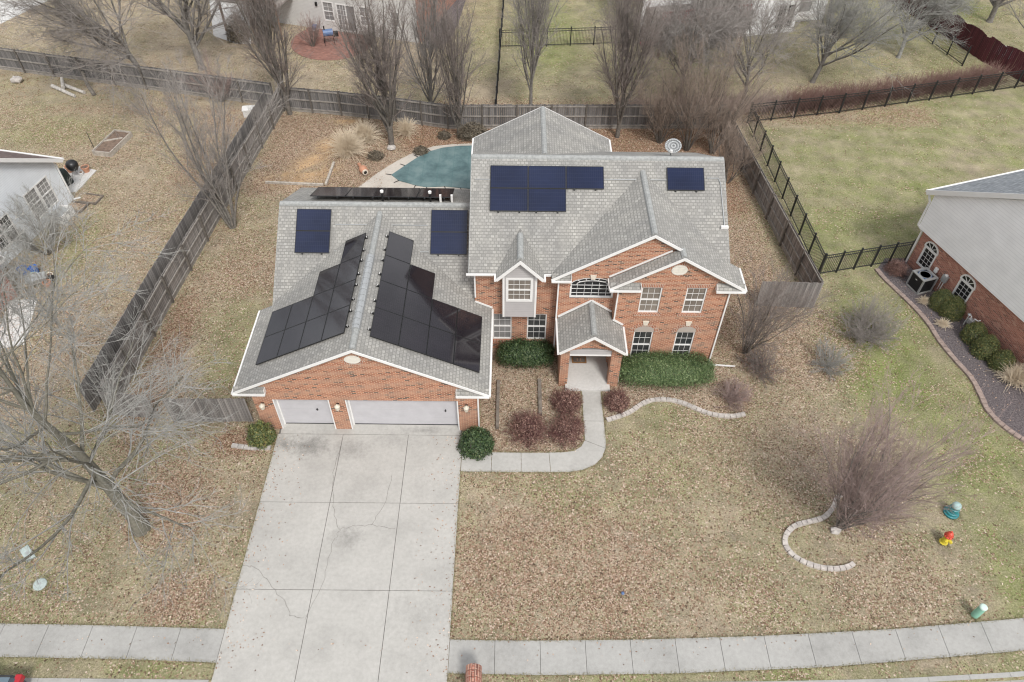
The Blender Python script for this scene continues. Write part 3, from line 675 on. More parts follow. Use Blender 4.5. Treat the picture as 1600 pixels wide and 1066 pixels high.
# driveway: cast panels with open joints over a dirt bed
bx = [-10.40, -7.47, -4.54, -2.11]; by = [8.78, 12.34, 16.14, 19.62]
sheet('driveway_bed', [(-10.38, 8.78), (-2.13, 8.78), (-2.13, 19.92), (-10.38, 19.92)], 0.006, M['joint'])
mb = MB(); g = 0.011
for i in range(3):
    for j in range(3):
        mb.box(bx[i] + (g if i else 0), bx[i + 1] - (g if i < 2 else 0), by[j] + (g if j else 0), by[j + 1] - g, -.08, 0.035)
mb.box(-10.30, -2.2, 19.62 + g, 19.915, -.08, .035); mb.box(-10.26, -7.82, 19.9155, 20.4, -.08, .037); mb.box(-7.12, -2.24, 19.9155, 20.4, -.08, .037)
structure(mb.build('driveway', M['concrete']))
mb = MB()
def ribbon(mb, pts, wd, z):
    for i in range(len(pts) - 1):
        a = Vector((*pts[i], 0)); b = Vector((*pts[i + 1], 0)); d = (b - a).normalized(); s = Vector((-d.y, d.x, 0)) * wd / 2
        e = d * wd * .3; mb.poly((*(a - s - e).xy, z), (*(b - s + e).xy, z), (*(b + s + e).xy, z), (*(a + s - e).xy, z))
def wig(pts, seed, k=5, amp=.05):
    r = random.Random(seed); out = [pts[0]]
    for a, b in zip(pts, pts[1:]):
        for i in range(1, k + 1):
            t = i / k; out.append((a[0] + (b[0] - a[0]) * t + r.uniform(-amp, amp), a[1] + (b[1] - a[1]) * t + r.uniform(-amp, amp)))
    return out
for i, pts in enumerate(([(-7.5, 19.0), (-7.6, 17.6), (-7.35, 16.1), (-7.1, 15.3), (-6.85, 14.85), (-7.05, 14.2), (-7.1, 12.8), (-7.55, 11.2)],
                         [(-6.85, 14.9), (-6.2, 15.1), (-5.4, 15.1), (-4.6, 14.95)], [(-5.6, 15.1), (-5.15, 16.2), (-5.05, 17.5)],
                         [(-10.4, 13.3), (-9.9, 13.25), (-9.2, 12.6), (-8.5, 11.9), (-8.1, 11.35), (-7.6, 11.2)])):
    ribbon(mb, wig(pts, i), 0.016, 0.0395 + i * .001)
structure(mb.build('driveway_cracks', M['crack']))
def strip_walk(name, back, front, step, mat, z=.03):
    """pavement panels between two polylines of equal x span"""
    bxs, bys = zip(*back); fxs, fys = zip(*front); x0 = back[0][0]; x1 = back[-1][0]; n = max(1, round((x1 - x0) / step)); mb = MB()
    for i in range(n):
        a = x0 + (x1 - x0) * i / n + .008; b = x0 + (x1 - x0) * (i + 1) / n - .008
        A = (a, float(np.interp(a, bxs, bys)), z); B = (b, float(np.interp(b, bxs, bys)), z); Cc = (b, float(np.interp(b, fxs, fys)), z); D = (a, float(np.interp(a, fxs, fys)), z)
        mb.slab([D, Cc, B, A], .1)
    return structure(mb.build(name, mat))
SWR_b = [(-2.10, 10.5), (.18, 10.47), (4.88, 10.56), (9.63, 10.75), (14.47, 11.05), (19.46, 11.51), (26, 12.3)]
SWR_f = [(-2.10, 9.31), (1.21, 9.28), (5.89, 9.37), (11.69, 9.66), (18.89, 10.3), (26, 11.1)]
SWL_b = [(-30, 11.0), (-18.78, 10.93), (-15.69, 10.91), (-10.41, 10.81)]; SWL_f = [(-30, 9.8), (-18.21, 9.73), (-13.61, 9.70), (-10.41, 9.6)]
strip_walk('sidewalk', SWR_b, SWR_f, 1.62, M['concrete_walk']); strip_walk('sidewalk', SWL_b, SWL_f, 1.66, M['concrete_walk'])
for nm, bk, fr in (('sidewalk_bed', SWR_b, SWR_f), ('sidewalk_bed', SWL_b, SWL_f)):
    structure(MB().slab([(x, y + .02, .005) for x, y in fr] + [(x, y - .02, .005) for x, y in bk[::-1]], .1).build(nm, M['joint']))
mb = MB()
for a, b in zip(np.arange(-60, 40, 1.5), np.arange(-58.5, 41.5, 1.5)):
    if a > -10.6 and b < -1.9: continue
    mb.slab([(a + .006, kerb(a) - .17, .02), (b - .006, kerb(b) - .17, .02), (b - .006, kerb(b), .02), (a + .006, kerb(a), .02)], .2)
    mb.slab([(a + .006, kerb(a) - .62, -.12), (b - .006, kerb(b) - .62, -.12), (b - .006, kerb(b) - .172, -.13), (a + .006, kerb(a) - .172, -.13)], .08)
structure(mb.build('kerb', M['concrete_walk']))
xs = np.linspace(-60, 40, 41); structure(MB().slab([(x, -6.0, -.14) for x in xs] + [(x, kerb(x) - .63, -.14) for x in xs[::-1]], .08).build('street', M['asphalt']))

# front walk from driveway to porch, cast panels
wp = [[(-2.08, 17.74), (-.78, 17.74), (-.78, 18.72), (-2.08, 18.72)], [(-.76, 17.74), (.52, 17.74), (.52, 18.73), (-.76, 18.73)], [(.54, 17.74), (1.80, 17.75), (1.75, 18.74), (.54, 18.73)],
      [(1.82, 17.75), (2.6, 17.77), (3.2, 17.87), (3.75, 18.15), (4.1, 18.55), (4.28, 19.0), (3.38, 19.42), (3.22, 19.1), (2.9, 18.86), (2.4, 18.77), (1.77, 18.75)],
      [(4.29, 19.02), (4.33, 19.5), (4.32, 20.5), (3.40, 20.5), (3.40, 19.44)], [(4.32, 20.52), (4.30, 22.28), (3.43, 22.28), (3.40, 20.52)]]
mb = MB()
for p in wp: mb.slab([(x, y, .032) for x, y in p], .1)
structure(mb.build('front_path', M['concrete']))

# pool, its deck and back patio
sheet('pool_deck', [(-10.2, 34.2), (-9.6, 38.3), (-8.6, 39.9), (-7.5, 41.3), (-6.4, 42.4), (-5.2, 43.1), (-4.0, 43.35), (-2.0, 43.55), (2.0, 43.6), (2.0, 34.2)], .03, M['concrete_pool'])
t = thing('pool_cover', 'blue green fabric cover stretched over the back yard pool', 'pool cover', (-4.5, 40.5, 0))
pc = [(-7.65, 39.72), (-6.9, 40.75), (-6.15, 41.75), (-5.4, 42.45), (-4.6, 42.88), (-3.6, 43.1), (-2.4, 43.2), (0.5, 43.2), (.5, 38.2), (-2.4, 38.3), (-4.2, 38.55), (-5.3, 38.45), (-6.0, 38.62), (-6.6, 38.9), (-7.1, 39.1)]
MB().slab([(x, y, .07) for x, y in pc], .035).build('cover_sheet', M['pool_cover'], t)
mb = MB()
for x, y, dx, dy in ((-7.65, 39.72, -.35, .1), (-6.9, 40.75, -.32, .2), (-6.15, 41.75, -.3, .25), (-5.4, 42.45, -.2, .3), (-7.1, 39.1, -.3, -.2), (-6.0, 38.62, -.1, -.3), (-5.3, 38.45, 0, -.3), (-4.2, 38.55, .1, -.35), (-3.2, 38.4, .1, -.35)):
    mb.beam((x, y, .075), (x + dx, y + dy, .05), .05, .012)
mb.build('anchor_strap', M['black'], t)
t = thing('pool_coping', 'white coping stones along the near edge of the pool', 'coping', (-3.2, 38, 0))
mb = MB()
for i in range(7): mb.box(-4.6 + i * .72, -4.6 + i * .72 + .68, 37.55, 38.1, .0, .10)
mb.build('coping_stone', M['concrete_light'], t, bevel=.02)

# planting beds
sheet('planting_bed', [(-1.3, 18.75), (1.7, 18.78), (3.1, 18.95), (3.35, 19.5), (3.38, 22.3), (2.3, 22.6), (2.3, 24.95), (-1.4, 24.95)], .008, M['gravel'])
sheet('planting_bed', [(4.36, 20.62), (5.0, 20.75), (5.6, 21.05), (6.4, 21.6), (7.6, 21.8), (8.6, 21.35), (9.4, 20.95), (10.3, 20.85), (11.2, 21.2), (11.6, 22.5), (10.4, 23.98), (4.36, 23.98)], .008, M['gravel'])
RNB = [(20.35, 31.2), (20.5, 30.5), (20.9, 29.4), (21.35, 28.2), (21.65, 27.0), (21.75, 25.8), (22.0, 24.6), (22.35, 23.3), (22.35, 22.2), (22.3, 21.4), (22.6, 20.5), (23.3, 19.6), (25, 18.3)]
sheet('mulch_bed', RNB + [(27.6, 18.2), (26.2, 22.6), (22.5, 32.2), (21.2, 32.2)], .008, M['mulch'])

# ------------------------------------------------------------------ the brick house
HOUSE = thing('brick_house', 'two storey red brick house with grey shingle roof and attached three car garage', 'house', (-1.0, 25.0, 0))
def wall_y(mb, y, x0, x1, z0, z1, holes=(), rev=0.12):
    """wall facing -y with rectangular openings and their reveals"""
    xs = sorted({x0, x1, *[h[0] for h in holes], *[h[1] for h in holes]}); zs = sorted({z0, z1, *[h[2] for h in holes], *[h[3] for h in holes]})
    for a, b in zip(xs, xs[1:]):
        for c, d in zip(zs, zs[1:]):
            cx, cz = (a + b) / 2, (c + d) / 2
            if any(h[0] < cx < h[1] and h[2] < cz < h[3] for h in holes): continue
            mb.poly((a, y, c), (b, y, c), (b, y, d), (a, y, d))
    for h in holes:
        a, b, c, d = h[:4]; r = h[4] if len(h) > 4 else rev
        mb.poly((a, y, c), (a, y, d), (a, y + r, d), (a, y + r, c)); mb.poly((b, y, d), (b, y, c), (b, y + r, c), (b, y + r, d))
        mb.poly((a, y, d), (b, y, d), (b, y + r, d), (a, y + r, d)); mb.poly((b, y, c), (a, y, c), (a, y + r, c), (b, y + r, c))

def window_y(x0, x1, z0, z1, y, nx, nz, parent, glass='glass', fw=0.06, depth=0.10, rail=True, name='window', proud=0.0):
    """white framed window facing -y set in an opening; y is the wall face"""
    yf = y + 0.035 - proud; mb = MB()
    mb.box(x0, x0 + fw, yf, yf + depth, z0, z1); mb.box(x1 - fw, x1, yf, yf + depth, z0, z1)
    mb.box(x0 + fw, x1 - fw, yf, yf + depth, z0, z0 + fw); mb.box(x0 + fw, x1 - fw, yf, yf + depth, z1 - fw, z1)
    if rail: zm = (z0 + z1) / 2; mb.box(x0 + fw, x1 - fw, yf + .012, yf + depth, zm - .03, zm + .03)
    o = mb.build(name, M['white'], parent)
    MB().box(x0 + fw * .8, x1 - fw * .8, yf + .06, yf + .075, z0 + fw * .8, z1 - fw * .8).build('glass', M[glass], o)
    m2 = MB(); t = .0075
    for i in range(1, nx): xx = x0 + fw + (x1 - x0 - 2 * fw) * i / nx; m2.box(xx - t, xx + t, yf + .045, yf + .066, z0 + fw, z1 - fw)
    for j in range(1, nz):
        if rail and j * 2 == nz: continue
        zz = z0 + fw + (z1 - z0 - 2 * fw) * j / nz; m2.box(x0 + fw, x1 - fw, yf + .047, yf + .067, zz - t, zz + t)
    if nx * nz > 1: m2.build('muntins', M['white'], o)
    return o

YG, YL, YA, YB, YP = 19.92, 25.0, 24.5, 24.0, 22.6
wb = MB()
# garage block
wall_y(wb, YG, -11.1, -1.4, 0, 2.85, [(-10.26, -7.82, 0, 2.13, .42), (-7.12, -2.24, 0, 2.13, .42)])
wb.poly((-11.1, YG, 2.85), (-1.4, YG, 2.85), (-1.4, YG, 2.87), (-6.31, YG, 5.35), (-11.1, YG, 2.93))
wb.poly((-11.1, 32, 0), (-11.1, YG, 0), (-11.1, YG, 2.90), (-11.1, 25.0, 2.92), (-11.1, 29.0, 5.5), (-11.1, 32, 4.1))
wb.poly((-1.4, YG, 0), (-1.4, YL, 0), (-1.4, YL, 2.86), (-1.4, YG, 2.86)); wb.poly((-1.67, 32, 0), (-11.1, 32, 0), (-11.1, 32, 4.1), (-1.67, 32, 4.1))
# two storey block: left bay, middle bay, right bay
wall_y(wb, YL, -1.67, 2.1, 0, 5.25, [(-.86, .06, .64, 2.42), (.80, 1.74, .64, 2.42), (-.33, 1.13, 2.75, 5.25, .02)])
wb.poly((2.1, YL, 0), (2.1, YA, 0), (2.1, YA, 5.25), (2.1, YL, 5.25))
wall_y(wb, YA, 2.1, 4.7, 0, 5.0, [(2.66, 4.64, 4.0, 5.0, .001), (3.0, 4.05, .15, 2.3)])
ax0, ax1, az, ah = 2.66, 4.64, 4.74, .50
def arc(x0, x1, z, h, n=14): return [((x0 + x1) / 2 - (x1 - x0) / 2 * math.cos(math.pi * i / n), z + h * math.sin(math.pi * i / n) ** .8) for i in range(n + 1)]
# middle bay gable above, with the arched head cut out (outline built from the arc)
AP = arc(ax0, ax1, az, ah)
wb.poly((2.66, YA, 4.0), (2.66, YA, 4.74), (2.66, YA + .14, 4.74), (2.66, YA + .14, 4.0)); wb.poly((4.64, YA, 4.74), (4.64, YA, 4.0), (4.64, YA + .14, 4.0), (4.64, YA + .14, 4.74))
for (xa, za), (xb, zb) in zip(AP, AP[1:]):
    ta = 5.27 + .6 * (xa - 2.1); tb = 5.27 + .6 * (xb - 2.1)
    wb.poly((xa, YA, za), (xb, YA, zb), (xb, YA, tb), (xa, YA, ta))
    wb.poly((xa, YA, za), (xb, YA, zb), (xb, YA + .14, zb), (xa, YA + .14, za))
wb.poly((2.1, YA, 5.0), (2.66, YA, 5.0), (2.66, YA, 5.60), (2.1, YA, 5.27))
wb.poly((4.64, YA, 5.0), (7.3, YA, 5.0), (7.3, YA, 6.80), (6.02, YA, 7.58), (4.64, YA, 6.79))
wall_y(wb, YB, 4.7, 9.72, 0, 5.28, [(5.78, 6.70, 3.58, 5.15), (7.77, 8.68, 3.58, 5.15), (5.79, 6.70, .46, 2.34), (7.78, 8.66, .46, 2.34)])
wb.poly((4.7, YB, 5.28), (9.72, YB, 5.28), (9.72, YB, 5.38), (7.30, YB, 6.85), (4.7, YB, 5.29))
wb.poly((4.7, YA, 0), (4.7, YB, 0), (4.7, YB, 5.28), (4.7, YA, 5.28))
wb.poly((9.72, YB, 0), (9.72, 33.7, 0), (9.72, 33.7, 5.28), (9.72, 29.6, 7.9), (9.72, 25.2, 5.36), (9.72, YB, 5.36))
wb.poly((-1.67, 33.7, 0), (-1.67, YL, 0), (-1.67, YL, 5.25), (-1.67, 29.6, 7.9), (-1.67, 33.7, 5.28)); wb.poly((9.72, 33.7, 0), (-1.67, 33.7, 0), (-1.67, 33.7, 5.28), (9.72, 33.7, 5.28))
# rear wing
wb.poly((-1.67, 35.3, 0), (-1.67, 33.7, 0), (-1.67, 33.7, 5.2), (-1.67, 35.3, 5.2)); wb.poly((4.9, 33.7, 0), (4.9, 35.3, 0), (4.9, 35.3, 5.2), (4.9, 33.7, 5.2)); wb.poly((4.9, 35.3, 0), (-1.67, 35.3, 0), (-1.67, 35.3, 5.3), (1.6, 35.3, 7.0), (4.9, 35.3, 5.3))
# porch pillars and gable front
wb.box(2.32, 2.72, YP, YP + .40, 0, 2.42); wb.box(4.63, 5.12, YP, YP + .40, 0, 2.42)
wb.box(2.32, 2.62, YP + .40, YA, 0, 2.42); wb.box(4.76, 5.10, YP + .40, YB, 0, 2.42)
n = 12
px = [2.72 + (4.63 - 2.72) * i / n for i in range(n + 1)]; pz = [2.50 + .20 * math.sin(math.pi * i / n) for i in range(n + 1)]
topz = lambda x: 3.60 - .70 * abs(x - 3.70)
for i in range(n):
    xa, xb = px[i], px[i + 1]
    if xa < 3.70 < xb: wb.poly((xa, YP, pz[i]), (xb, YP, pz[i + 1]), (xb, YP, topz(xb)), (3.70, YP, topz(3.70)), (xa, YP, topz(xa)))
    else: wb.poly((xa, YP, pz[i]), (xb, YP, pz[i + 1]), (xb, YP, topz(xb)), (xa, YP, topz(xa)))
wb.poly((2.32, YP, 2.42), (2.72, YP, 2.42), (2.72, YP, topz(2.72)), (2.32, YP, topz(2.32))); wb.poly((4.63, YP, 2.42), (5.12, YP, 2.42), (5.12, YP, topz(5.12)), (4.63, YP, topz(4.63)))
WALL = wb.build('wall', M['brick'], HOUSE)
# soldier courses, sills, brick arches
sb = Multi()
for (a, b, z) in ((5.62, 6.86, 3.50), (7.60, 8.84, 3.50), (-.95, .15, .56), (.70, 1.83, .56)):
    y = YB if a > 5 else YL; sb.box(a, b, y - .05, y + .02, z - .075, z + .06)
for x0, x1 in ((5.70, 6.78), (7.69, 8.77)): sb.box(x0, x1, YB - .014, YB + .01, 5.17, 5.38)
for cx in (6.245, 8.22):
    ab = MB()
    for i in range(16):
        a = math.pi * (i + .5) / 16; r0, r1 = .50, .72; w_ = .075
        c0 = Vector((cx - math.cos(a) * r0 * .98, YB - .008, 2.34 + math.sin(a) * r0 * .78)); c1 = Vector((cx - math.cos(a) * r1 * .98, YB - .008, 2.34 + math.sin(a) * r1 * .80))
        ab.beam(c0, c1, w_, .03, (0, 1, 0))
    ab.build('brick_arch', M['brick_soldier'], HOUSE)
rb1 = MB(); rb2 = MB()
for i in range(22):
    a = math.pi * (i + .5) / 22; rb1.beam((7.24 - math.cos(a) * .37, YB - .006, 6.2 + math.sin(a) * .30), (7.24 - math.cos(a) * .50, YB - .006, 6.2 + math.sin(a) * .42), .045, .025, (0, 1, 0))
    a2 = -a; rb2.beam((-6.40 - math.cos(a2) * .40, YG - .006, 4.83 + math.sin(a2) * .30), (-6.40 - math.cos(a2) * .52, YG - .006, 4.83 + math.sin(a2) * .41), .045, .025, (0, 1, 0))
rb1.build('vent_surround', M['brick_soldier'], HOUSE); rb2.build('vent_surround', M['brick_soldier'], HOUSE); sb.build('brick_trim', M['brick_soldier'], HOUSE)
kb = MB()
for cx, z, y in ((6.245, 2.80, YB), (8.22, 2.80, YB), (3.65, 5.16, YA)):
    k = len(kb.v); kb.v += [(cx - .09, y - .05, z), (cx + .09, y - .05, z), (cx + .14, y - .05, z + .26), (cx - .14, y - .05, z + .26), (cx - .09, y + .01, z), (cx + .09, y + .01, z), (cx + .14, y + .01, z + .26), (cx - .14, y + .01, z + .26)]
    kb.f += [tuple(k + i for i in q) for q in ((0, 1, 2, 3), (7, 6, 5, 4), (4, 5, 1, 0), (5, 6, 2, 1), (6, 7, 3, 2), (7, 4, 0, 3))]
kb.build('keystone', M['cast_stone'], HOUSE)
# windows
for x0, x1 in ((5.78, 6.70), (7.77, 8.68)): window_y(x0, x1, 3.58, 5.15, YB, 3, 4, HOUSE, 'glass_blind')
for x0, x1 in ((5.79, 6.70), (7.78, 8.66)):
    o = window_y(x0, x1, .46, 2.34, YB, 3, 4, HOUSE, 'glass')
    cx = (x0 + x1) / 2; q = arc(x0, x1, 2.343, .42, 16); k = [(x, YB - .012, z) for x, z in q]
    m2 = MB(); m2.poly(*k)
    for a, b in zip(k, k[1:]): m2.poly(a, b, (b[0], YB + .01, b[2]), (a[0], YB + .01, a[2]))
    m2.build('arch_panel', M['tan_panel'], o)
window_y(-.86, .06, .64, 2.42, YL, 3, 4, HOUSE, 'glass_pale'); window_y(.80, 1.74, .64, 2.42, YL, 3, 4, HOUSE, 'glass')
# arched window over the porch
fr = MB(); y0 = YA + .03
fr.box(2.66, 4.64, y0, y0 + .1, 4.0, 4.07); fr.box(2.66, 2.74, y0, y0 + .1, 4.07, 4.75); fr.box(4.56, 4.64, y0, y0 + .1, 4.07, 4.75)
for (xa, za), (xb, zb) in zip(AP, AP[1:]): fr.beam((xa, y0 + .05, za - .035), (xb, y0 + .05, zb - .035), .1, .07)
AW = fr.build('arched_window', M['white'], HOUSE)
gl = MB(); gl.poly(*([(2.66, y0 + .07, 4.0), (4.64, y0 + .07, 4.0)] + [(x, y0 + .07, z) for x, z in AP[::-1]])); gl.build('glass', M['glass_black'], AW)
mu = MB(); t = .008
for i in range(1, 6): xx = 2.66 + 1.98 * i / 6; mu.box(xx - t, xx + t, y0 + .04, y0 + .068, 4.06, 4.76 if i not in (2, 3, 4) else 4.86)
for z in (4.25, 4.5, 4.72): mu.box(2.74, 4.56, y0 + .042, y0 + .069, z - t, z + t)
A2 = arc(2.95, 4.35, 4.74, .25)
for (xa, za), (xb, zb) in zip(A2, A2[1:]): mu.beam((xa, y0 + .05, za), (xb, y0 + .05, zb), .03, .026)
for a in (.7, 1.2, 1.94, 2.44): mu.beam((3.65 - math.cos(a) * .68, y0 + .05, 4.74 + math.sin(a) ** .8 * .25), (3.65 - math.cos(a) * .96, y0 + .05, 4.74 + math.sin(a) ** .8 * .47), .03, .024)
mu.build('muntins', M['white'], AW)
# gable vents
for cx, cz, y, rx, rz in ((-6.40, 4.80, YG, .34, .23), (7.24, 6.2, YB, .35, .28)):
    m2 = MB(); k = [(cx + math.cos(2 * math.pi * i / 28) * rx, cz + math.sin(2 * math.pi * i / 28) * rz) for i in range(28)]
    m2.poly(*[(x, y - .035, z) for x, z in k])
    for a, b in zip(k, k[1:] + k[:1]): m2.poly((a[0], y - .035, a[1]), (b[0], y - .035, b[1]), (b[0], y + .01, b[1]), (a[0], y + .01, a[1]))
    for i in range(1, 6): zz = cz - rz + 2 * rz * i / 6; hw = rx * math.sqrt(max(0, 1 - ((zz - cz) / rz) ** 2)) * .86; m2.box(cx - hw, cx + hw, y - .044, y - .036, zz - .012, zz + .012)
    m2.build('gable_vent', M['oval_vent'], HOUSE)
# garage doors
for x0, x1, hx in ((-10.26, -7.82, -8.55), (-7.12, -2.24, -2.85)):
    m2 = MB()
    for i in range(4): m2.box(x0 + .1, x1 - .1, YG + .30, YG + .36, .045 + i * .533, .045 + (i + 1) * .533 - .005)
    d = m2.build('garage_door', M['white_door'], HOUSE)
    f = MB(); f.box(x0 + .003, x0 + .10, YG + .24, YG + .33, .04, 2.125); f.box(x1 - .10, x1 - .003, YG + .24, YG + .33, .04, 2.125); f.box(x0 + .1, x1 - .1, YG + .24, YG + .33, 2.06, 2.125)
    f.build('frame', M['white'], d); MB().box(x0 + .1, x1 - .1, YG + .27, YG + .34, .038, .058).build('bottom_seal', M['black'], d)
    h = MB(); h.box(hx - .02, hx + .02, YG + .265, YG + .30, 1.02, 1.16); h.box(hx - .05, hx + .05, YG + .25, YG + .27, 1.08, 1.11); h.build('handle', M['black'], d)
    tr = Multi()
    for xx in (x0, x1): tr.box(xx - (.0 if xx == x0 else .05), xx + (.05 if xx == x0 else .0), YG - .012, YG + .24, 0.037, 2.13)
    tr.build('jamb', M['white'], d)
# wall lanterns by the garage doors
for x in (-10.72, -7.47, -1.88):
    m2 = MB(); m2.lathe([(.03, -.16), (.09, -.10), (.12, .08), (.13, .12), (.05, .20), (.02, .25)], (x, YG - .16, 1.78), 8); l = m2.build('wall_lantern', M['cream_metal'], HOUSE)
    m3 = MB(); m3.box(x - .06, x + .06, YG - .03, YG + .01, 1.66, 1.92); m3.beam((x, YG - .02, 1.92), (x, YG - .16, 2.02), .025, .025); m3.build('bracket', M['black'], l)
# porch: slab, header panel, front door, rug under its own name
MB().box(2.63, 4.75, 22.28, YA - .003, -.05, .15).build('porch_slab', M['porch_concrete'], HOUSE, bevel=.015)
hp = MB(); hp.box(2.725, 4.625, YP + .05, YP + .11, 2.20, 2.52); hb = hp.build('header_panel', M['siding_grey'], HOUSE)
MB().box(2.725, 4.625, YP + .03, YP + .13, 2.12, 2.198).build('header_trim', M['white'], HOUSE)
MB().box(2.63, 4.75, YP + .14, YA - .01, 2.40, 2.44).build('porch_ceiling', M['white'], HOUSE)
fd = MB(); fd.box(3.06, 3.99, YA + .04, YA + .09, .17, 2.24); door = fd.build('front_door', M['brown_wood'], HOUSE)
fdp = MB()
for a, b in ((3.14, 3.48), (3.57, 3.91)):
    for c, d in ((.30, .95), (1.1, 2.05)): fdp.box(a, b, YA + .025, YA + .045, c, d)
fdp.build('door_panel', M['brown_wood'], door); MB().blob((3.93, YA + .0, 1.05), (.035, .035, .035), jit=0).build('handle', M['cream_metal'], door, smooth=True)
# dormer bay
wbx = MB(); yd = 24.48
wall_y(wbx, yd, -.33, 1.13, 2.75, 5.55, [(-.18, .95, 3.80, 5.15, .06)])
wbx.poly((-.33, yd, 5.55), (1.13, yd, 5.55), (.40, yd, 6.13)); wbx.poly((-.33, 26, 2.75), (-.33, yd, 2.75), (-.33, yd, 5.55), (-.33, 26, 5.55)); wbx.poly((1.13, yd, 2.75), (1.13, 26, 2.75), (1.13, 26, 5.55), (1.13, yd, 5.55)); wbx.poly((-.33, yd, 2.75), (-.33, 25.1, 2.75), (1.13, 25.1, 2.75), (1.13, yd, 2.75))
bay = wbx.build('dormer_bay', M['siding_grey'], HOUSE)
ct = Multi()
for x in (-.33, 1.13): ct.box(x - .045, x + .045, yd - .02, yd + .06, 2.752, 5.40)
ct.build('corner_trim', M['white'], bay)
window_y(-.22, .99, 3.76, 5.19, yd, 4, 4, HOUSE, 'glass_blind', fw=.11, proud=.06)

# roofs
rf = MB(); fa = Multi(); ca = Multi(); gu = Multi(); de = Multi(); T = 0.16
def rake(a, b, h=.12):
    a = Vector(a); b = Vector(b); q = Vector((0, -.02 if b.x > a.x and b.z > a.z else -.0245, 0)); fa.beam(a + q, b + q, .035, h, (0, 0, 1), -h / 2 + .022)
def cap(a, b, w_=.30):
    a = Vector(a); b = Vector(b); ca.tube([a + Vector((0, 0, -.10)), b + Vector((0, 0, -.10))], .14, 10)
def gutter(a, b):
    gu.beam(Vector(a) + Vector((0, 0, -.05)), Vector(b) + Vector((0, 0, -.04)), .08, .09)
# garage gable: ridge along y
yr, gx, gz, ge, gs = 19.74, -6.31, 5.53, 2.79, .5046
gl_, gr_ = gx - 5.43, gx + 5.43
rf.slab([(gl_, yr, ge), (gx, yr, gz), (gx, 29.4, gz), (-11.05, 29.4, ge + .35), (-11.05, 24.7, ge + .35), (gl_, 24.7, ge)], T)
rf.slab([(gx, yr, gz), (gr_, yr, ge), (gr_, 24.98, ge), (-1.66, 24.98, ge + .393), (-1.66, 29.4, ge + .393), (gx, 29.4, gz)], T)
rake((gl_ - .02, yr, ge - .01), (gx, yr, gz + .01)); rake((gx, yr, gz + .01), (gr_ + .02, yr, ge - .01))
gutter((gl_ - .04, yr - .03, ge - .02), (gl_ - .04, 24.7, ge - .02)); gutter((gr_ + .04, yr - .03, ge - .02), (gr_ + .04, 24.98, ge - .02)); cap((gx, yr + .10, gz + .03), (gx, 28.7, gz + .03))
# wing behind the garage: ridge along x
wy, wz, we = 29.03, 5.78, 24.43
ws = (wz - ge) / (wy - we)
rf.slab([(-11.12, we, ge), (-1.6, we, ge), (-1.6, wy, wz), (-11.12, wy, wz)], T); rf.slab([(-11.12, wy, wz), (-1.6, wy, wz), (-1.6, 32.6, 4.10), (-11.12, 32.6, 4.10)], T)
cap((-11.1, wy, wz + .03), (-1.7, wy, wz + .03)); de.beam((-11.13, we, ge - .03), (-11.13, wy, wz - .03), .02, .14, (0, 0, 1), -.05); de.beam((-11.13, wy, wz - .03), (-11.13, 32.6, 4.07), .02, .14, (0, 0, 1), -.05)
# main block
me_, mz, mr, mrz = 24.70, 5.27, 29.60, 8.13
ms = (mrz - mz) / (mr - me_); my2 = 2 * mr - me_
rf.slab([(-1.88, me_, mz), (9.78, me_, mz), (9.78, mr, mrz), (-1.88, mr, mrz)], T); rf.slab([(-1.88, mr, mrz), (9.78, mr, mrz), (9.78, my2, mz), (-1.88, my2, mz)], T)
cap((-1.86, mr, mrz + .02), (9.76, mr, mrz + .02)); gutter((-2.0, me_ - .05, mz - .01), (-.66, me_ - .05, mz - .01)); gutter((1.46, me_ - .05, mz - .01), (1.84, me_ - .05, mz - .01))
de.beam((-1.89, me_, mz - .02), (-1.89, mr, mrz - .02), .02, .14, (0, 0, 1), -.05); de.beam((9.79, me_ + .4, mz + .2), (9.79, mr, mrz - .02), .02, .14, (0, 0, 1), -.05); de.beam((9.79, mr, mrz - .02), (9.79, my2, mz - .02), .02, .14, (0, 0, 1), -.05)
# big front gable and the lower gable in front of it share the right hand slope
ya, yb, bz = 24.32, 23.78, 5.25
rz = lambda x: bz + .6 * (10.27 - x)
ax_ = 6.02; az_ = rz(ax_); al_ = ax_ - (az_ - 5.27) / .6; bx_ = 7.30; bzz = rz(bx_)
rf.slab([(al_, ya, 5.27), (ax_, ya, az_), (ax_, 29.3, az_), (al_, 29.3, 5.27)], T)
rf.slab([(ax_, ya, az_), (bx_, ya, bzz), (bx_, yb, bzz), (10.27, yb, bz), (10.27, 25.25, bz), (9.76, 25.25, rz(9.76)), (9.76, 29.3, rz(9.76)), (ax_, 29.3, az_)], T)
rf.slab([(4.33, yb, bz), (bx_, yb, bzz), (bx_, 24.45, bzz), (4.33, 24.45, bz)], T)
rake((al_ - .02, ya, 5.26), (ax_, ya, az_ + .01)); rake((ax_, ya, az_ + .01), (bx_, ya, bzz + .01)); rake((4.31, yb, bz - .01), (bx_, yb, bzz + .01)); rake((bx_, yb, bzz + .01), (10.29, yb, bz - .01))
fa.beam((4.31, yb, bz - .05), (4.31, 24.45, bz - .05), .04, .12); gutter((10.31, yb - .02, bz - .02), (10.31, 25.25, bz - .02)); cap((ax_, ya + .10, az_ + .02), (ax_, 29.0, az_ + .02)); cap((bx_, yb + .10, bzz + .01), (bx_, ya + .1, bzz + .01), .25)
fa.beam((4.35, 24.46, bz + .10), (6.9, 24.46, bz + .10 + .6 * 2.55), .05, .06)
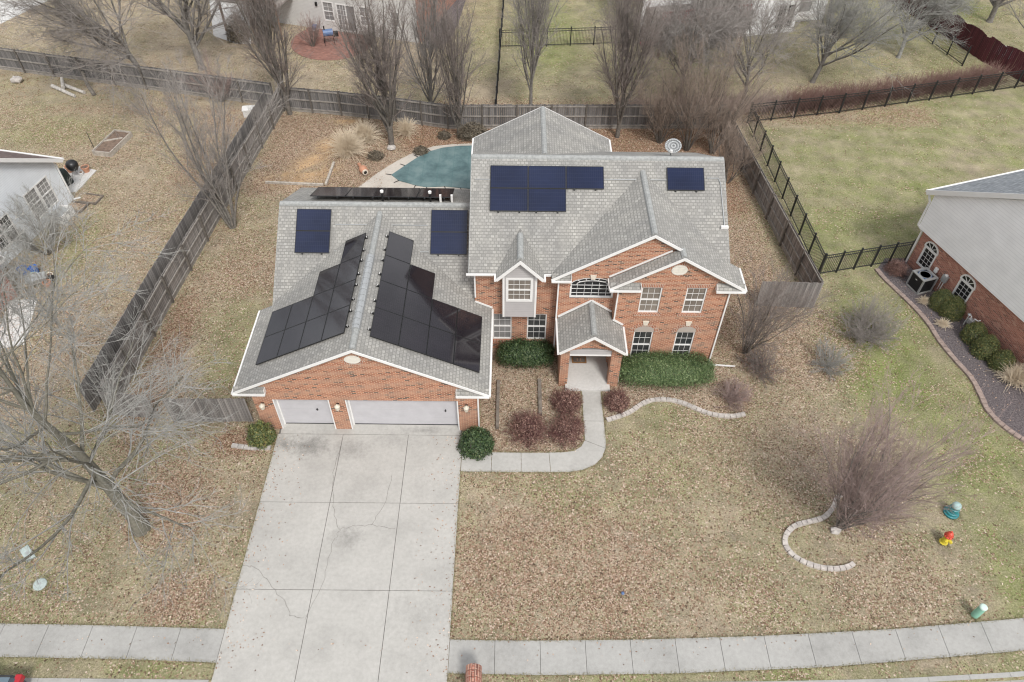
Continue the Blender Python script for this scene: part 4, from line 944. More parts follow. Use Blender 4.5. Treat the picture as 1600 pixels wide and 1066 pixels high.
# eave returns
for x0, x1, y0_, y1_, z in ((gl_ + .02, -10.40, yr - .03, 19.91, ge - .05), (-2.26, gr_ - .02, yr - .03, 19.91, ge - .05), (al_ + .02, 2.66, ya - .03, 24.49, 5.21), (4.35, 5.68, yb - .03, 23.99, bz - .06), (9.02, 10.25, yb - .03, 23.99, bz - .06)):
    rf.slab([(x0, y0_, z), (x1, y0_, z), (x1, y1_, z + .26), (x0, y1_, z + .26)], .07); gu.beam((x0 - .03, y0_ - .04, z - .02), (x1 + .03, y0_ - .04, z - .02), .07, .08)
    fa.box(x1, x1 + .025, y0_, y1_, z - .06, z + .24) if x1 < -5 or x1 in (2.66, 5.68) else fa.box(x0 - .025, x0, y0_, y1_, z - .06, z + .24)
# dormer roof
for s in (-1, 1):
    rf.slab([(.40 + s * 1.07, 24.26, 5.29), (.40, 24.26, 6.36), (.40, 26.6, 6.36), (.40 + s * 1.07, 26.6, 5.29)], .12); rake((.40 + s * 1.09, 24.26, 5.27), (.40, 24.26, 6.37), .14)
    gu.beam((.40 + s * 1.10, 24.22, 5.24), (.40 + s * 1.10, 24.6, 5.24), .09, .10)
cap((.40, 24.42, 6.39), (.40, 26.15, 6.39), .25)
# porch roof
rf.slab([(2.20, 22.28, 2.70), (3.70, 22.28, 3.75), (3.70, YA - .003, 3.75), (2.20, YA - .003, 2.70)], .12); rf.slab([(3.70, 22.28, 3.75), (5.20, 22.28, 2.70), (5.20, YB - .003, 2.70), (4.69, YB - .003, 3.057), (4.69, YA - .003, 3.057), (3.70, YA - .003, 3.75)], .12)
rake((2.18, 22.28, 2.69), (3.70, 22.28, 3.76), .13); rake((3.70, 22.28, 3.76), (5.22, 22.28, 2.69), .13); cap((3.70, 22.44, 3.78), (3.70, YA, 3.78), .25)
gutter((2.15, 22.26, 2.68), (2.15, YA - .02, 2.68)); gutter((5.25, 22.26, 2.68), (5.25, YB - .02, 2.68))
fa.beam((2.22, YA - .03, 2.82), (3.70, YA - .03, 3.87), .04, .10); fa.beam((3.70, YA - .03, 3.87), (4.68, YA - .03, 3.18), .04, .10); fa.beam((4.70, YB - .03, 3.16), (5.2, YB - .03, 2.82), .04, .09)
# rear wing roof
rf.slab([(-2.1, 30.5, 5.3), (1.58, 30.5, 7.22), (1.58, 35.65, 7.22), (-2.1, 35.65, 5.3)], T); rf.slab([(1.58, 30.5, 7.22), (5.26, 30.5, 5.3), (5.26, 35.65, 5.3), (1.58, 35.65, 7.22)], T); cap((1.58, 31.2, 7.24), (1.58, 35.6, 7.24))
gutter((-2.14, 34.1, 5.29), (-2.14, 35.65, 5.29)); gutter((5.30, 34.1, 5.29), (5.30, 35.65, 5.29)); fa.beam((-2.1, 35.67, 5.28), (1.58, 35.67, 7.2), .03, .16, (0, 0, 1), -.05); fa.beam((1.58, 35.67, 7.2), (5.26, 35.67, 5.28), .03, .16, (0, 0, 1), -.05)
# step flashing where the garage roof meets the front wall
fa.beam((-1.66, YL - .03, 3.26), (-.86, YL - .03, 2.86), .03, .09)
ROOF = rf.build('roof', M['shingle'], HOUSE)
ca.build('ridge_cap', M['ridge_cap'], ROOF); fa.build('rake_board', M['white'], HOUSE); de.build('drip_edge', M['ridge_cap'], HOUSE); gu.build('gutter', M['white'], HOUSE)
# ridge vents: ribbed vent on the garage ridge, short raised cap on the big gable
rv = MB()
for i in range(26):
    y = 20.9 + i * .175; rv.tube([(gx, y, gz - .03), (gx, y + .165, gz - .03)], .195 if i % 2 else .185, 10)
rv.build('ridge_vent', M['grey_metal'], ROOF)
# downspouts
ds = MB()
for pts in ([(-1.36, YG - .06, 2.9), (-1.36, YG - .06, .1)], [(2.13, YA - .06, 5.3), (2.13, YA - .06, .1)], [(4.75, YB - .06, 5.3), (4.75, YB - .06, 3.25)], [(9.68, YB - .06, 5.3), (9.68, YB - .06, .25), (9.72, YB - .05, .12), (11.0, YB - .12, .08)], [(-1.64, YL - .06, 5.3), (-1.64, YL - .06, 3.55)], [(5.09, YP + .2, 2.6), (5.16, YP + .2, .1)]):
    ds = MB()
    for a, b in zip(pts, pts[1:]): ds.beam(a, b, .065, .05, (0, 1, 0) if abs(a[2] - b[2]) > abs(a[0] - b[0]) else (0, 0, 1))
    ds.build('downspout', M['white'], HOUSE)
# conduits and roof boxes
cd = Multi(); zm = lambda y: mz + ms * (y - me_) + .05; zw = lambda y: ge + ws * (y - we) + .05
cd.tube([(8.95, 28.7, zm(28.7)), (9.45, 28.7, zm(28.7)), (9.55, 28.5, zm(28.5)), (9.62, 26.7, zm(26.7))], .022, 6); cd.tube([(-1.7, 28.55, zm(28.55)), (-.9, 28.55, zm(28.55))], .018, 6); cd.tube([(4.2, 28.6, zm(28.6)), (7.4, 28.6, zm(28.6))], .018, 6)
cd.tube([(-8.4, 28.1, zw(28.1)), (-4.0, 28.1, zw(28.1))], .018, 6); cd.tube([(-8.4, 27.0, zw(27.0)), (-7.6, 27.0, zw(27.0)), (-7.55, 26.8, 5.0)], .018, 6); cd.tube([(-5.1, 27.0, zw(27.0)), (-3.9, 27.0, zw(27.0))], .018, 6)
cd.build('conduit', M['grey_metal'], HOUSE); MB().box(9.45, 9.78, 26.55, 26.68, zm(26.6) - .02, zm(26.6) + .10).build('junction_box', M['white'], HOUSE)
vp = Multi()
for x, y, h in ((-6.25, 29.5, .55), (-3.95, 29.55, .45)): vp.tube([(x, y, 5.3), (x, y, 5.8 + h * .55)], .05, 8)
vp.build('vent_pipe', M['black'], HOUSE); vc = Multi()
for x, y, h in ((-6.25, 29.5, .55), (-3.95, 29.55, .45)): vc.tube([(x, y, 5.8 + h * .55), (x, y, 5.8 + h * .55 + .09)], .085, 10)
for x in (-3.45, -2.9): vc.box(x - .05, x + .05, 29.45, 29.55, 5.5, 5.98)
vc.build('vent_cap', M['white'], HOUSE)

# ------------------------------------------------------------------ solar panels, each one a thing of its own
def make_panel(wd, hg, mat):
    m = MB(); t = .022; m.box(0, wd, 0, t, 0, .04); m.box(0, wd, hg - t, hg, 0, .04); m.box(0, t, t, hg - t, 0, .04); m.box(wd - t, wd, t, hg - t, 0, .04); m.box(t, wd - t, t, hg - t, 0, .01)
    a = m.build('solar_panel', M['black']); b = MB().box(t * .9, wd - t * .9, t * .9, hg - t * .9, .022, .036).build('cell_sheet', mat, a); return a, b
protos = {}
def panel(origin, u, v, wd, hg, mat, label, group, clamps=0):
    """origin = lower left corner on the roof, u along the width, v up the height"""
    key = (round(wd, 3), round(hg, 3), mat.name)
    u = Vector(u).normalized(); v = Vector(v).normalized(); nrm = u.cross(v)
    if key not in protos: a, b = protos[key] = make_panel(wd, hg, mat); first = True
    else:
        first = False; a0, b0 = protos[key]; a = a0.copy(); C.objects.link(a); b = b0.copy(); C.objects.link(b); b.parent = a
    o = Vector(origin) + nrm * .07
    a.matrix_world = Matrix(((u.x, v.x, nrm.x, o.x), (u.y, v.y, nrm.y, o.y), (u.z, v.z, nrm.z, o.z), (0, 0, 0, 1)))
    tag(a, label, 'solar panel', group)
    if clamps:
        ORG[a.name] = (0, 0, 0)
        for q in (.22, .78):
            m = MB()
            if clamps == 1: m.box(-.13, .0, hg * q - .025, hg * q + .025, -.05, .055)
            elif clamps == 2: m.box(wd, wd + .13, hg * q - .025, hg * q + .025, -.05, .055)
            else: m.box(wd * q - .03, wd * q + .03, -.06, .0, -.06, .04)
            c = m.build('mounting_clamp', M['black'], a)
            m = MB(); x = -.13 if clamps == 1 else wd + .08
            if clamps in (1, 2): m.box(x + .01, x + .04, hg * q - .028, hg * q + .028, .0, .06); m.build('clamp_cap', M['white'], c)
    return a
words = ['lowest', 'second lowest', 'third from the bottom', 'topmost']
rows = ['row nearest the doors', 'second row from the doors', 'third row from the doors', 'row farthest from the doors']
colw = ['next to the ridge', 'second from the ridge', 'third from the ridge', 'beside the outer eave']
sl = gs; cs = 1 / math.sqrt(1 + sl * sl)
for side, xr, y0_, ph_, pw_ in ((-1, -6.75, 20.85, 1.60, 1.14), (1, -5.77, 20.72, 1.68, 1.225)):
    for j, cnt in enumerate((4, 3, 2, 2)):
        for i in range(cnt):
            x = xr + side * (pw_ + .015) * cs * j; z = gz - sl * abs(x - gx); dn = Vector((side, 0, -sl)).normalized()
            lab = 'black solar panel on %s garage slope, %s, %s' % ('left' if side < 0 else 'right', rows[i], colw[j])
            if side > 0: panel((x, y0_ + i * (ph_ + .01), z), dn, (0, 1, 0), pw_, ph_, M['pv_black'], lab, 'solar panels on the right garage slope', 1 if j == 0 else 0)
            else:
                e = Vector((x, y0_ + i * (ph_ + .01), z)) + dn * pw_
                panel(e, -dn, (0, 1, 0), pw_, ph_, M['pv_black'], lab, 'solar panels on the left garage slope', 2 if j == 0 else 0)
vw = Vector((0, 1, ws)).normalized(); zw2 = lambda y: ge + ws * (y - we)
for x, side in ((-10.24, 'left'), (-3.83, 'right')):
    for i in range(2):
        w_, h_ = (1.64, 1.075) if side == 'left' else (1.735, 1.09); y = 26.92 + i * (h_ + .015) * vw.y
        panel((x, y, zw2(y)), (1, 0, 0), vw, w_, h_, M['pv_sky_tint'], '%s navy solar panel of the pair %s of the garage ridge' % (('lower', 'upper')[i], side), 'solar panels above the garage', 3 if i == 0 else 0)
vm = Vector((0, 1, ms)).normalized(); zm2 = lambda y: mz + ms * (y - me_)
for i in range(2):
    for j in range(3 if i else 2):
        y = 27.22 + i * 1.122 * vm.y; panel((-.99 + j * 1.735, y, zm2(y)), (1, 0, 0), vm, 1.722, 1.105, M['pv_sky_tint'], '%s solar panel in the %s row beside the upper roof ridge' % (('left', 'middle' if i else 'right', 'right')[j], ('lower', 'upper')[i]), 'solar panels on the upper roof', 3 if i == 0 or j == 2 else 0)
panel((7.10, 28.17, zm2(28.17)), (1, 0, 0), vm, 1.70, 1.12, M['pv_sky_tint'], 'single blue solar panel right of the big front gable on the upper roof', 'solar panels on the upper roof', 3)
vb = Vector((0, 1, -.40)).normalized()
for j in range(4):
    lab = ('leftmost black solar panel on the back slope behind the garage', 'second from left black panel on the back slope behind the garage', 'third from left black panel on the back slope behind the garage', 'rightmost black solar panel on the back slope beside the white pipes')[j]
    panel((-9.75 + j * 1.72, 29.45, 5.76), (1, 0, 0), vb, 1.70, 1.75, M['pv_black'], lab, 'solar panels on the back slope', 3)

# satellite dish on the back slope
t = thing('satellite_dish', 'pale grey satellite dish standing behind the upper roof ridge', 'satellite dish', (7.75, 31.4, 7.05))
ds_ = MB(); ctr = Vector((7.78, 31.4, 7.62)); ax = Vector((-.25, -.75, .62)).normalized(); a_ = ax.cross(Vector((0, 0, 1))).normalized(); b_ = ax.cross(a_)
R_ = [0, .14, .26, .37]; rings = []
for r in R_[1:]: rings.append([ctr + ax * (r * r * .55) + (a_ * math.cos(2 * math.pi * i / 24) * 1.08 + b_ * math.sin(2 * math.pi * i / 24) * .92) * r for i in range(24)])
for i in range(24):
    j = (i + 1) % 24; ds_.poly(ctr, rings[0][i], rings[0][j])
    for k in range(2): ds_.poly(rings[k][i], rings[k + 1][i], rings[k + 1][j], rings[k][j])
d = ds_.build('reflector', M['grey_metal'], t, smooth=True); sd_ = d.modifiers.new('solid', 'SOLIDIFY'); sd_.thickness = .015
MB().tube([(7.75, 31.5, 6.95), (7.75, 31.5, 7.3), (7.76, 31.46, 7.55)], .03, 8).build('mast', M['grey_metal'], t)
m = MB(); m.tube([ctr - b_ * -.33 + ax * .05, ctr + b_ * .30 + ax * .42], .013, 6); m.build('feed_arm', M['grey_metal'], t); m = MB(); q = ctr + b_ * .30 + ax * .44; m.box(q.x - .05, q.x + .05, q.y - .08, q.y + .05, q.z - .05, q.z + .05); m.build('feed_horn', M['white'], t)

t = thing('doormat', 'brown framed doormat with dark figures lying before the front door', 'doormat', (3.46, 24.1, .15))
MB().box(3.02, 3.74, 23.92, 24.36, .153, .168).build('mat_border', M['mat_brown'], t); MB().box(3.10, 3.66, 23.99, 24.29, .160, .172).build('mat_field', M['timber'], t)
m = MB(); m.box(3.27, 3.31, 24.06, 24.22, .166, .175); m.box(3.44, 3.48, 24.06, 24.22, .166, .175); m.build('mat_figures', M['terracotta'], t)

# ------------------------------------------------------------------ fences
def wood_fence(name, label, a, b, h=1.8, mat='fence', rails=1, span=2.4, group=None, cat='wood fence', postmat='post', zt=None, base=True):
    """vertical boards from a to b; rails and posts on the side given by the sign of rails (0 = none)"""
    a = Vector((*a, 0)); b = Vector((*b, 0)); d = (b - a).normalized(); s = Vector((-d.y, d.x, 0)) * (rails or 1); ln = (b - a).length
    t = thing(name, label, cat, tuple((a + b) / 2), 0, group); m = MB(); rnd = random.Random(hash(label) % 999 if False else len(label) + int(abs(a.x * 7)))
    n = max(1, int(ln / .14)); w_ = ln / n
    for i in range(n):
        hh = (zt(i * w_) if zt else h) + rnd.uniform(-.03, .02); p = a + d * (i * w_); q = a + d * ((i + 1) * w_ - .012); o = s * rnd.uniform(-.006, .006)
        p, q = p + o, q + o; e = s * .02
        m.v += []; k = len(m.v); z0 = rnd.uniform(.02, .06)
        m.v += [tuple(x) for x in (p - e + Vector((0, 0, z0)), q - e + Vector((0, 0, z0)), q - e + Vector((0, 0, hh)), p - e + Vector((0, 0, hh)), p + Vector((0, 0, z0)), q + Vector((0, 0, z0)), q + Vector((0, 0, hh)), p + Vector((0, 0, hh)))]
        m.f += [tuple(k + j for j in f) for f in ((0, 1, 2, 3), (7, 6, 5, 4), (3, 2, 6, 7), (0, 3, 7, 4), (1, 5, 6, 2))]
    m.build('board_panel', M[mat], t)
    if rails:
        m = MB()
        for z in (.25, h * .52, h - .14): m.beam(a + s * .03 + Vector((0, 0, z)), b + s * .03 + Vector((0, 0, z)), .05, .09)
        if base: m.beam(a + s * .02 + Vector((0, 0, .08)), b + s * .02 + Vector((0, 0, .08)), .03, .16)
        m.build('rail', M['rail'] if mat != 'maroon' else M['maroon'], t)
        k = max(1, round(ln / span)); pp = None
        for i in range(k + 1):
            p = a + d * (ln * i / k) + s * .08
            if pp is None: m = MB().box(-.05, .05, -.05, .05, -.05, h + .04); pp = m.build('post', M[postmat] if mat != 'maroon' else M['maroon'], None); pp.parent = t
            else: c = pp.copy(); C.objects.link(c); c.parent = t; pp2 = c; c.location = p - t.location; continue
            pp.location = p - t.location
    return t
wood_fence('wood_fence', 'long weathered board fence running back along the left side yard, rails and posts showing', (-18.15, 20.6), (-17.85, 26.5), rails=-1, group='fences of the house yard') if False else None
LF = [(-18.25, 20.7), (-17.85, 28.0), (-17.25, 35.6), (-16.15, 47.4)]
# the left side fence is one run of boards
def fence_run(name, label, pts, cat='wood fence', **kw):
    t = None
    for a, b in zip(pts, pts[1:]):
        q = wood_fence(name, label, a, b, cat=cat, **kw)
        if t is None: t = q
        else:
            for ch in list(q.children):
                off = q.location - t.location; ch.parent = t; ch.location = ch.location + off
            bpy.data.objects.remove(q)
    return t
fence_run('wood_fence', 'weathered board fence along the left side yard with rails and posts showing', LF, rails=-1, span=2.5)
fence_run('wood_fence', 'dark board fence just outside the left side yard fence', [(-19.1, 20.7), (-18.62, 28.0), (-17.98, 35.6), (-17.0, 46.9)], rails=0)
fence_run('wood_fence', 'grey board fence across the back of the yard behind the pool', [(-16.1, 47.5), (-11.95, 46.95), (-8.0, 46.2), (-4.4, 45.35), (14.35, 45.75)], rails=-1, mat='fence_dark', span=2.4)
wood_fence('wood_fence', 'wood fence with dark posts behind the logs in the upper left yard', (-44, 54.2), (-16.8, 48.0), rails=-1, mat='fence_dark', span=2.6)
wood_fence('wood_fence', 'board fence along the right side of the back yard beside the iron fence', (14.35, 45.7), (16.0, 28.2), rails=-1, span=2.4)
wood_fence('wood_fence', 'short board fence right of the house facing the front lawn', (12.9, 28.2), (16.0, 28.1), rails=0)
wood_fence('wood_fence', 'short dark board fence joining the left corner of the garage', (-15.3, 20.25), (-11.65, 20.3), rails=0, h=1.7)
wood_fence('wood_fence', 'short board fence under the branches of the big left tree', (-18.2, 20.6), (-16.0, 20.4), rails=0, h=1.7)
zs = lambda s: 1.75 + .22 * abs(math.cos(s * math.pi / 2.45)) ** .7
fence_run('scalloped_fence', 'dark maroon fence with a scalloped top in the upper right', [(30.6, 74.0), (33.55, 66.2), (35.6, 60.0), (36.7, 56.1), (38.6, 52.4), (41.5, 48.5)], rails=0, mat='maroon', zt=zs)

def iron_fence(label, a, b, h=1.42, span=1.85, group=None):
    a = Vector((*a, 0)); b = Vector((*b, 0)); d = (b - a).normalized(); ln = (b - a).length; t = thing('iron_fence', label, 'iron fence', tuple((a + b) / 2), 0, group)
    m = MB()
    for z in (.14, h - .20, h - .02): m.beam(a + Vector((0, 0, z)), b + Vector((0, 0, z)), .035, .04)
    n = int(ln / .115)
    for i in range(n + 1): p = a + d * (ln * i / n); m.beam(p + Vector((0, 0, .08)), p + Vector((0, 0, h)), .017, .017, (1, 0, 0))
    m.build('picket_panel', M['iron'], t)
    k = max(1, round(ln / span)); pp = None
    for i in range(k + 1):
        p = a + d * (ln * i / k)
        if pp is None: pp = MB().box(-.042, .042, -.042, .042, -.05, h + .12).build('post', M['iron'], None); pp.parent = t; pp.location = p - t.location
        else: c = pp.copy(); C.objects.link(c); c.parent = t; c.location = p - t.location
    return t
iron_fence('black iron fence running back beside the board fence right of the house', (16.35, 46.5), (16.95, 30.72))
iron_fence('short black iron fence between the board fence and the right house', (16.98, 30.70), (22.25, 32.0), span=1.1)
iron_fence('long black iron fence across the back of the right lawn below the red shrubs', (16.4, 46.5), (23.2, 47.95)); 
iron_fence('black iron fence continuing across the back of the right lawn to the maroon fence', (23.22, 47.96), (41.0, 52.75))
iron_fence('black iron fence running up beside the maroon fence', (32.7, 64.5), (34.9, 55.2))
iron_fence('black iron fence running up the middle of the lawn behind the back fence', (-1.2, 46.6), (-.75, 72.0))
iron_fence('black iron fence crossing the green lawn below the red deck', (-1.1, 57.4), (10.2, 58.4))

# ------------------------------------------------------------------ neighbour house on the right (gable end faces the lawn)
RH_d = Vector((.333, -1.0, 0)).normalized(); rz_r = math.atan2(RH_d.y, RH_d.x)     # local +x runs along the gable wall towards the street, local +y away from the lawn
RH = thing('brick_house', 'white sided and brick neighbour house with arched windows at the right edge', 'house', (22.25, 31.75, 0), rz_r, local=True)
def wall_l(mb, x0, x1, z0, z1, holes, y=0.0, rev=.12):
    k = len(mb.v); wall_y(mb, -y, x0, x1, z0, z1, holes, rev)
LR = 14.0
m = MB(); m.poly((0, 0, 0), (LR, 0, 0), (LR, 0, 2.55), (0, 0, 2.55)) if False else None
wm = MB()
# the lawn side is local -y... local +y points right of travel, so mirror: the lawn lies at local -y
wall_y(wm, 0, 0, LR, 0, 2.52, [(.50, 1.42, .50, 1.75), (3.25, 4.20, .50, 1.75)], .1)
wm.poly((0, 9, 0), (0, 0, 0), (0, 0, 2.52), (0, 9, 2.52))
wm.build('brick_wall', M['brick_far'], RH)
sm_ = MB(); e = -.22
sm_.poly((-.25, e, 2.45), (LR, e, 2.45), (LR, e, 4.5), (10.4, e, 7.6), (7.0, e, 9.0), (-.25, e, 4.62)); sm_.poly((-.25, 9, 2.45), (-.25, e, 2.45), (-.25, e, 4.62), (-.25, 9, 4.62)); sm_.poly((-.25, e, 2.45), (-.25, .05, 2.45), (LR, .05, 2.45), (LR, e, 2.45))
sm_.build('siding_wall', M['siding_white'], RH)
rr = MB(); rr.slab([(-.62, -.42, 4.60), (7.0, -.42, 9.45), (7.0, 12, 9.45), (-.62, 12, 4.60)], .16); rr.slab([(7.0, -.42, 9.45), (14.6, -.42, 4.60), (14.6, 12, 4.60), (7.0, 12, 9.45)], .16); rr.build('roof', M['shingle_blue'], RH)
f = MB(); f.beam((-.64, -.45, 4.60), (7.0, -.45, 9.46), .05, .24, (0, 0, 1), -.08); f.beam((-.66, -.42, 4.55), (-.66, 12, 4.55), .11, .12); f.build('rake_board', M['white'], RH)
d = MB()
for a, b in (((-.60, -.30, 4.5), (-.30, -.27, 4.1)), ((-.30, -.27, 4.1), (-.30, -.27, 2.6)), ((-.30, -.27, 2.6), (-.06, -.06, 2.3)), ((-.06, -.06, 2.3), (-.06, -.06, .1))): d.beam(a, b, .08, .07, (0, 1, 0))
d.build('downspout', M['white'], RH)
for x0, x1 in ((.50, 1.42), (3.25, 4.20)):
    o = window_y(x0, x1, .50, 1.75, 0, 3, 4, RH, 'glass_black', fw=.09, rail=False, proud=.06)
    q = arc(x0, x1, 1.75, .44, 14); g_ = MB(); g_.poly(*[(x, -.012, z) for x, z in q]); g_.build('arch_glass', M['glass_black'], o)
    a_m = MB()
    for (xa, za), (xb, zb) in zip(q, q[1:]): a_m.beam((xa, -.02, za - .02), (xb, -.02, zb - .02), .07, .08)
    for a in (.78, 1.57, 2.36): a_m.beam(((x0 + x1) / 2, -.02, 1.76), ((x0 + x1) / 2 - math.cos(a) * .44, -.02, 1.75 + math.sin(a) * .40), .03, .03)
    a_m.box(x0, x1, -.045, .0, 1.70, 1.80); a_m.build('arch_frame', M['white'], o)

# air conditioner, meters
t = thing('air_conditioner', 'black and grey air conditioner unit on the mulch beside the right house', 'air conditioner', (22.15, 29.75, 0), rz_r, local=True)
m = MB(); m.box(-.46, .46, -.46, .46, -.02, .08); m.build('base_pad', M['concrete_walk'], t)
m = MB()
for i in range(9): m.box(-.42, .42, -.42, .42, .10 + i * .095, .10 + i * .095 + .075)
m.box(-.40, .40, -.40, .40, .09, .95); m.build('coil_grille', M['black'], t)
m = MB()
for sx in (-1, 1):
    for sy in (-1, 1): m.box(sx * .43 - .04, sx * .43 + .04, sy * .43 - .04, sy * .43 + .04, .085, .96)
m.box(-.47, .47, -.47, -.33, .955, 1.0); m.box(-.47, .47, .33, .47, .955, 1.0); m.box(-.47, -.33, -.33, .33, .955, 1.0); m.box(.33, .47, -.33, .33, .955, 1.0); m.build('casing', M['grey_metal'], t)
m = MB()
for i in range(7): m.lathe([(.045 * i + .03, .965), (.045 * i + .042, .965), (.045 * i + .042, .975), (.045 * i + .03, .975)], (0, 0, 0), 18)
m.build('fan_guard', M['grey_metal'], t); MB().lathe([(.01, .952), (.35, .952), (.35, .958), (.01, .958)], (0, 0, 0), 20).build('fan_well', M['dark_blue'], t); MB().box(-.06, .06, -.475, -.462, .72, .76).build('badge', M['white'], t)
P_ = lambda x, y: (RH.location + Matrix.Rotation(rz_r, 3, 'Z') @ Vector((x, y, 0)))
t = thing('utility_box', 'pale grey meter box with conduits on the brick wall between the two arched windows', 'utility box', tuple(P_(2.55, -.1) + Vector((0, 0, .9))), rz_r, local=True)
MB().box(-.16, .16, -.10, .06, .0, .42).build('meter_case', M['grey_metal'], t, bevel=.02); m = MB(); m.tube([(-.08, -.03, .02), (-.08, -.03, -.6)], .022, 6); m.tube([(.06, -.03, .02), (.06, -.03, -.6)], .022, 6); m.build('conduit', M['white'], t); MB().lathe([(.09, 0), (.085, .03), (.05, .05)], (0, 0, .42), 12).build('meter_dial', M['white'], t)
t = thing('utility_box', 'small white electrical box on the brick wall above the air conditioner', 'utility box', tuple(P_(1.85, -.08) + Vector((0, 0, .95))), rz_r, local=True)
MB().box(-.10, .10, -.06, .05, .0, .30).build('cover', M['white'], t, bevel=.015); MB().tube([(0, -.02, 0), (0, -.02, -.5)], .02, 6).build('conduit', M['grey_metal'], t)
t = thing('gas_meter', 'grey gas meter with bent pipes between the round boxwoods', 'gas meter', tuple(P_(5.15, -.32)), rz_r, local=True)
MB().box(-.16, .16, -.12, .12, .32, .62).build('meter_body', M['grey_metal'], t, bevel=.04); m = MB(); m.tube([(-.25, 0, 0), (-.25, 0, .72), (-.1, 0, .72), (-.1, 0, .6)], .028, 8); m.tube([(.1, 0, .6), (.1, 0, .74), (.28, .05, .74), (.28, .2, .74)], .028, 8); m.build('pipe', M['white'], t); MB().lathe([(.09, .0), (.10, .03), (.05, .08)], (-.25, 0, .70), 12).build('regulator', M['grey_metal'], t)

# ------------------------------------------------------------------ neighbour house on the left
LH_d = Vector((-.2, -1.0, 0)).normalized(); rz_l = math.atan2(-LH_d.y, -LH_d.x)      # local +x runs along the wall away from the street
LH = thing('sided_house', 'pale grey sided neighbour house with white grid windows at the left edge', 'house', (-28.4, 28.0, 0), rz_l, local=True)
# corner near the patio at local x = 8.95; the visible wall is at local y = 0 and faces local -y (towards the brick house)
XL = 8.95; m = MB()
wall_y(m, 0, 0, XL, 0, 2.75, [(3.0, 4.6, .75, 2.35), (6.0, 8.05, .62, 2.42)], .1)
m.poly((0, 0, 2.75), (XL, 0, 2.75), (XL, 0, 2.82), (0, 0, 8.5)); m.poly((XL, 0, 0), (XL, 8, 0), (XL, 8, 2.8), (XL, 0, 2.8)); m.build('siding_wall', M['siding_pale'], LH)
r = MB(); r.slab([(XL + .35, -.35, 2.72), (XL + .35, 9, 2.72), (-1, 9, 9.42), (-1, -.35, 9.42)], .16); r.build('roof', M['shingle_brown'], LH)
f = MB(); f.beam((XL + .37, -.38, 2.72), (-1, -.38, 9.43), .05, .22, (0, 0, 1), -.08); f.beam((XL + .40, -.4, 2.70), (XL + .40, 9, 2.70), .11, .12); f.build('rake_board', M['white'], LH)
d = MB(); d.beam((XL + .03, -.06, 2.6), (XL + .03, -.06, .1), .07, .07, (0, 1, 0)); d.beam((XL - .02, -.06, .1), (XL + .3, -.35, .05), .07, .07); d.build('downspout', M['white'], LH)
for a, b, c, e_, k in ((6.0, 7.02, .62, 2.42, 3), (7.03, 8.05, .62, 2.42, 3), (3.0, 3.8, .75, 2.35, 3), (3.81, 4.6, .75, 2.35, 3)): window_y(a, b, c, e_, 0, k, 6 if c < .7 else 4, LH, 'glass_pale' if c < .7 else 'glass', fw=.08, proud=.05)
# brick front bay
m = MB(); m.box(-3.5, .9, -2.1, -.01, 0, 2.35); m.build('brick_wall', M['brick_far'], LH); r = MB(); r.slab([(-3.8, -2.35, 2.38), (1.2, -2.35, 2.38), (1.2, -.02, 3.3), (-3.8, -.02, 3.3)], .12); r.build('bay_roof', M['shingle_brown'], LH); f = MB(); f.beam((-3.8, -2.4, 2.34), (1.22, -2.4, 2.34), .1, .12); f.beam((1.22, -2.38, 2.34), (1.22, -.02, 3.28), .05, .12); f.build('bay_gutter', M['white'], LH)
sheet('side_path', [(-25.6, 24.5), (-24.2, 24.9), (-25.0, 28.2), (-26.4, 28.0)], .02, M['concrete_light'])
sheet('back_patio', [(-28.6, 37.4), (-26.75, 37.6), (-26.4, 39.9), (-28.6, 40.6)], .04, M['concrete_light'])
def PL_(x, y): return LH.location + Matrix.Rotation(rz_l, 3, 'Z') @ Vector((x, y, 0))
t = thing('window_well', 'white rimmed window well at the foot of the grey sided house', 'window well', tuple(PL_(7.3, -.55)), rz_l, local=True)
m = MB(); m.beam((-.55, .5, .25), (-.55, -.35, .25), .05, .5); m.beam((.55, .5, .25), (.55, -.35, .25), .05, .5); m.beam((-.55, -.35, .25), (.55, -.35, .25), .05, .5); m.build('rim', M['white'], t)
MB().slab([(-.52, .5, .42), (-.52, -.33, .30), (.52, -.33, .30), (.52, .5, .42)], .02).build('well_cover', M['grey_metal'], t)
for q, (x, y, lab) in enumerate(((8.35, -.6, 'timber edged gravel box beside the white window well'), (9.25, -1.0, 'small timber edged gravel box next to the patio'))):
    t = thing('gravel_box', lab, 'garden edging', tuple(PL_(x, y)), rz_l, local=True); m = MB()
    for a, b in (((-.4, .5), (-.4, -.6)), ((.4, .5), (.4, -.6)), ((-.45, -.6), (.45, -.6))): m.beam((*a, .06), (*b, .06), .08, .12)
    m.build('timber_frame', M['timber'], t); MB().box(-.36, .36, -.56, .5, -.01, .05).build('gravel_fill', M['gravel'], t)
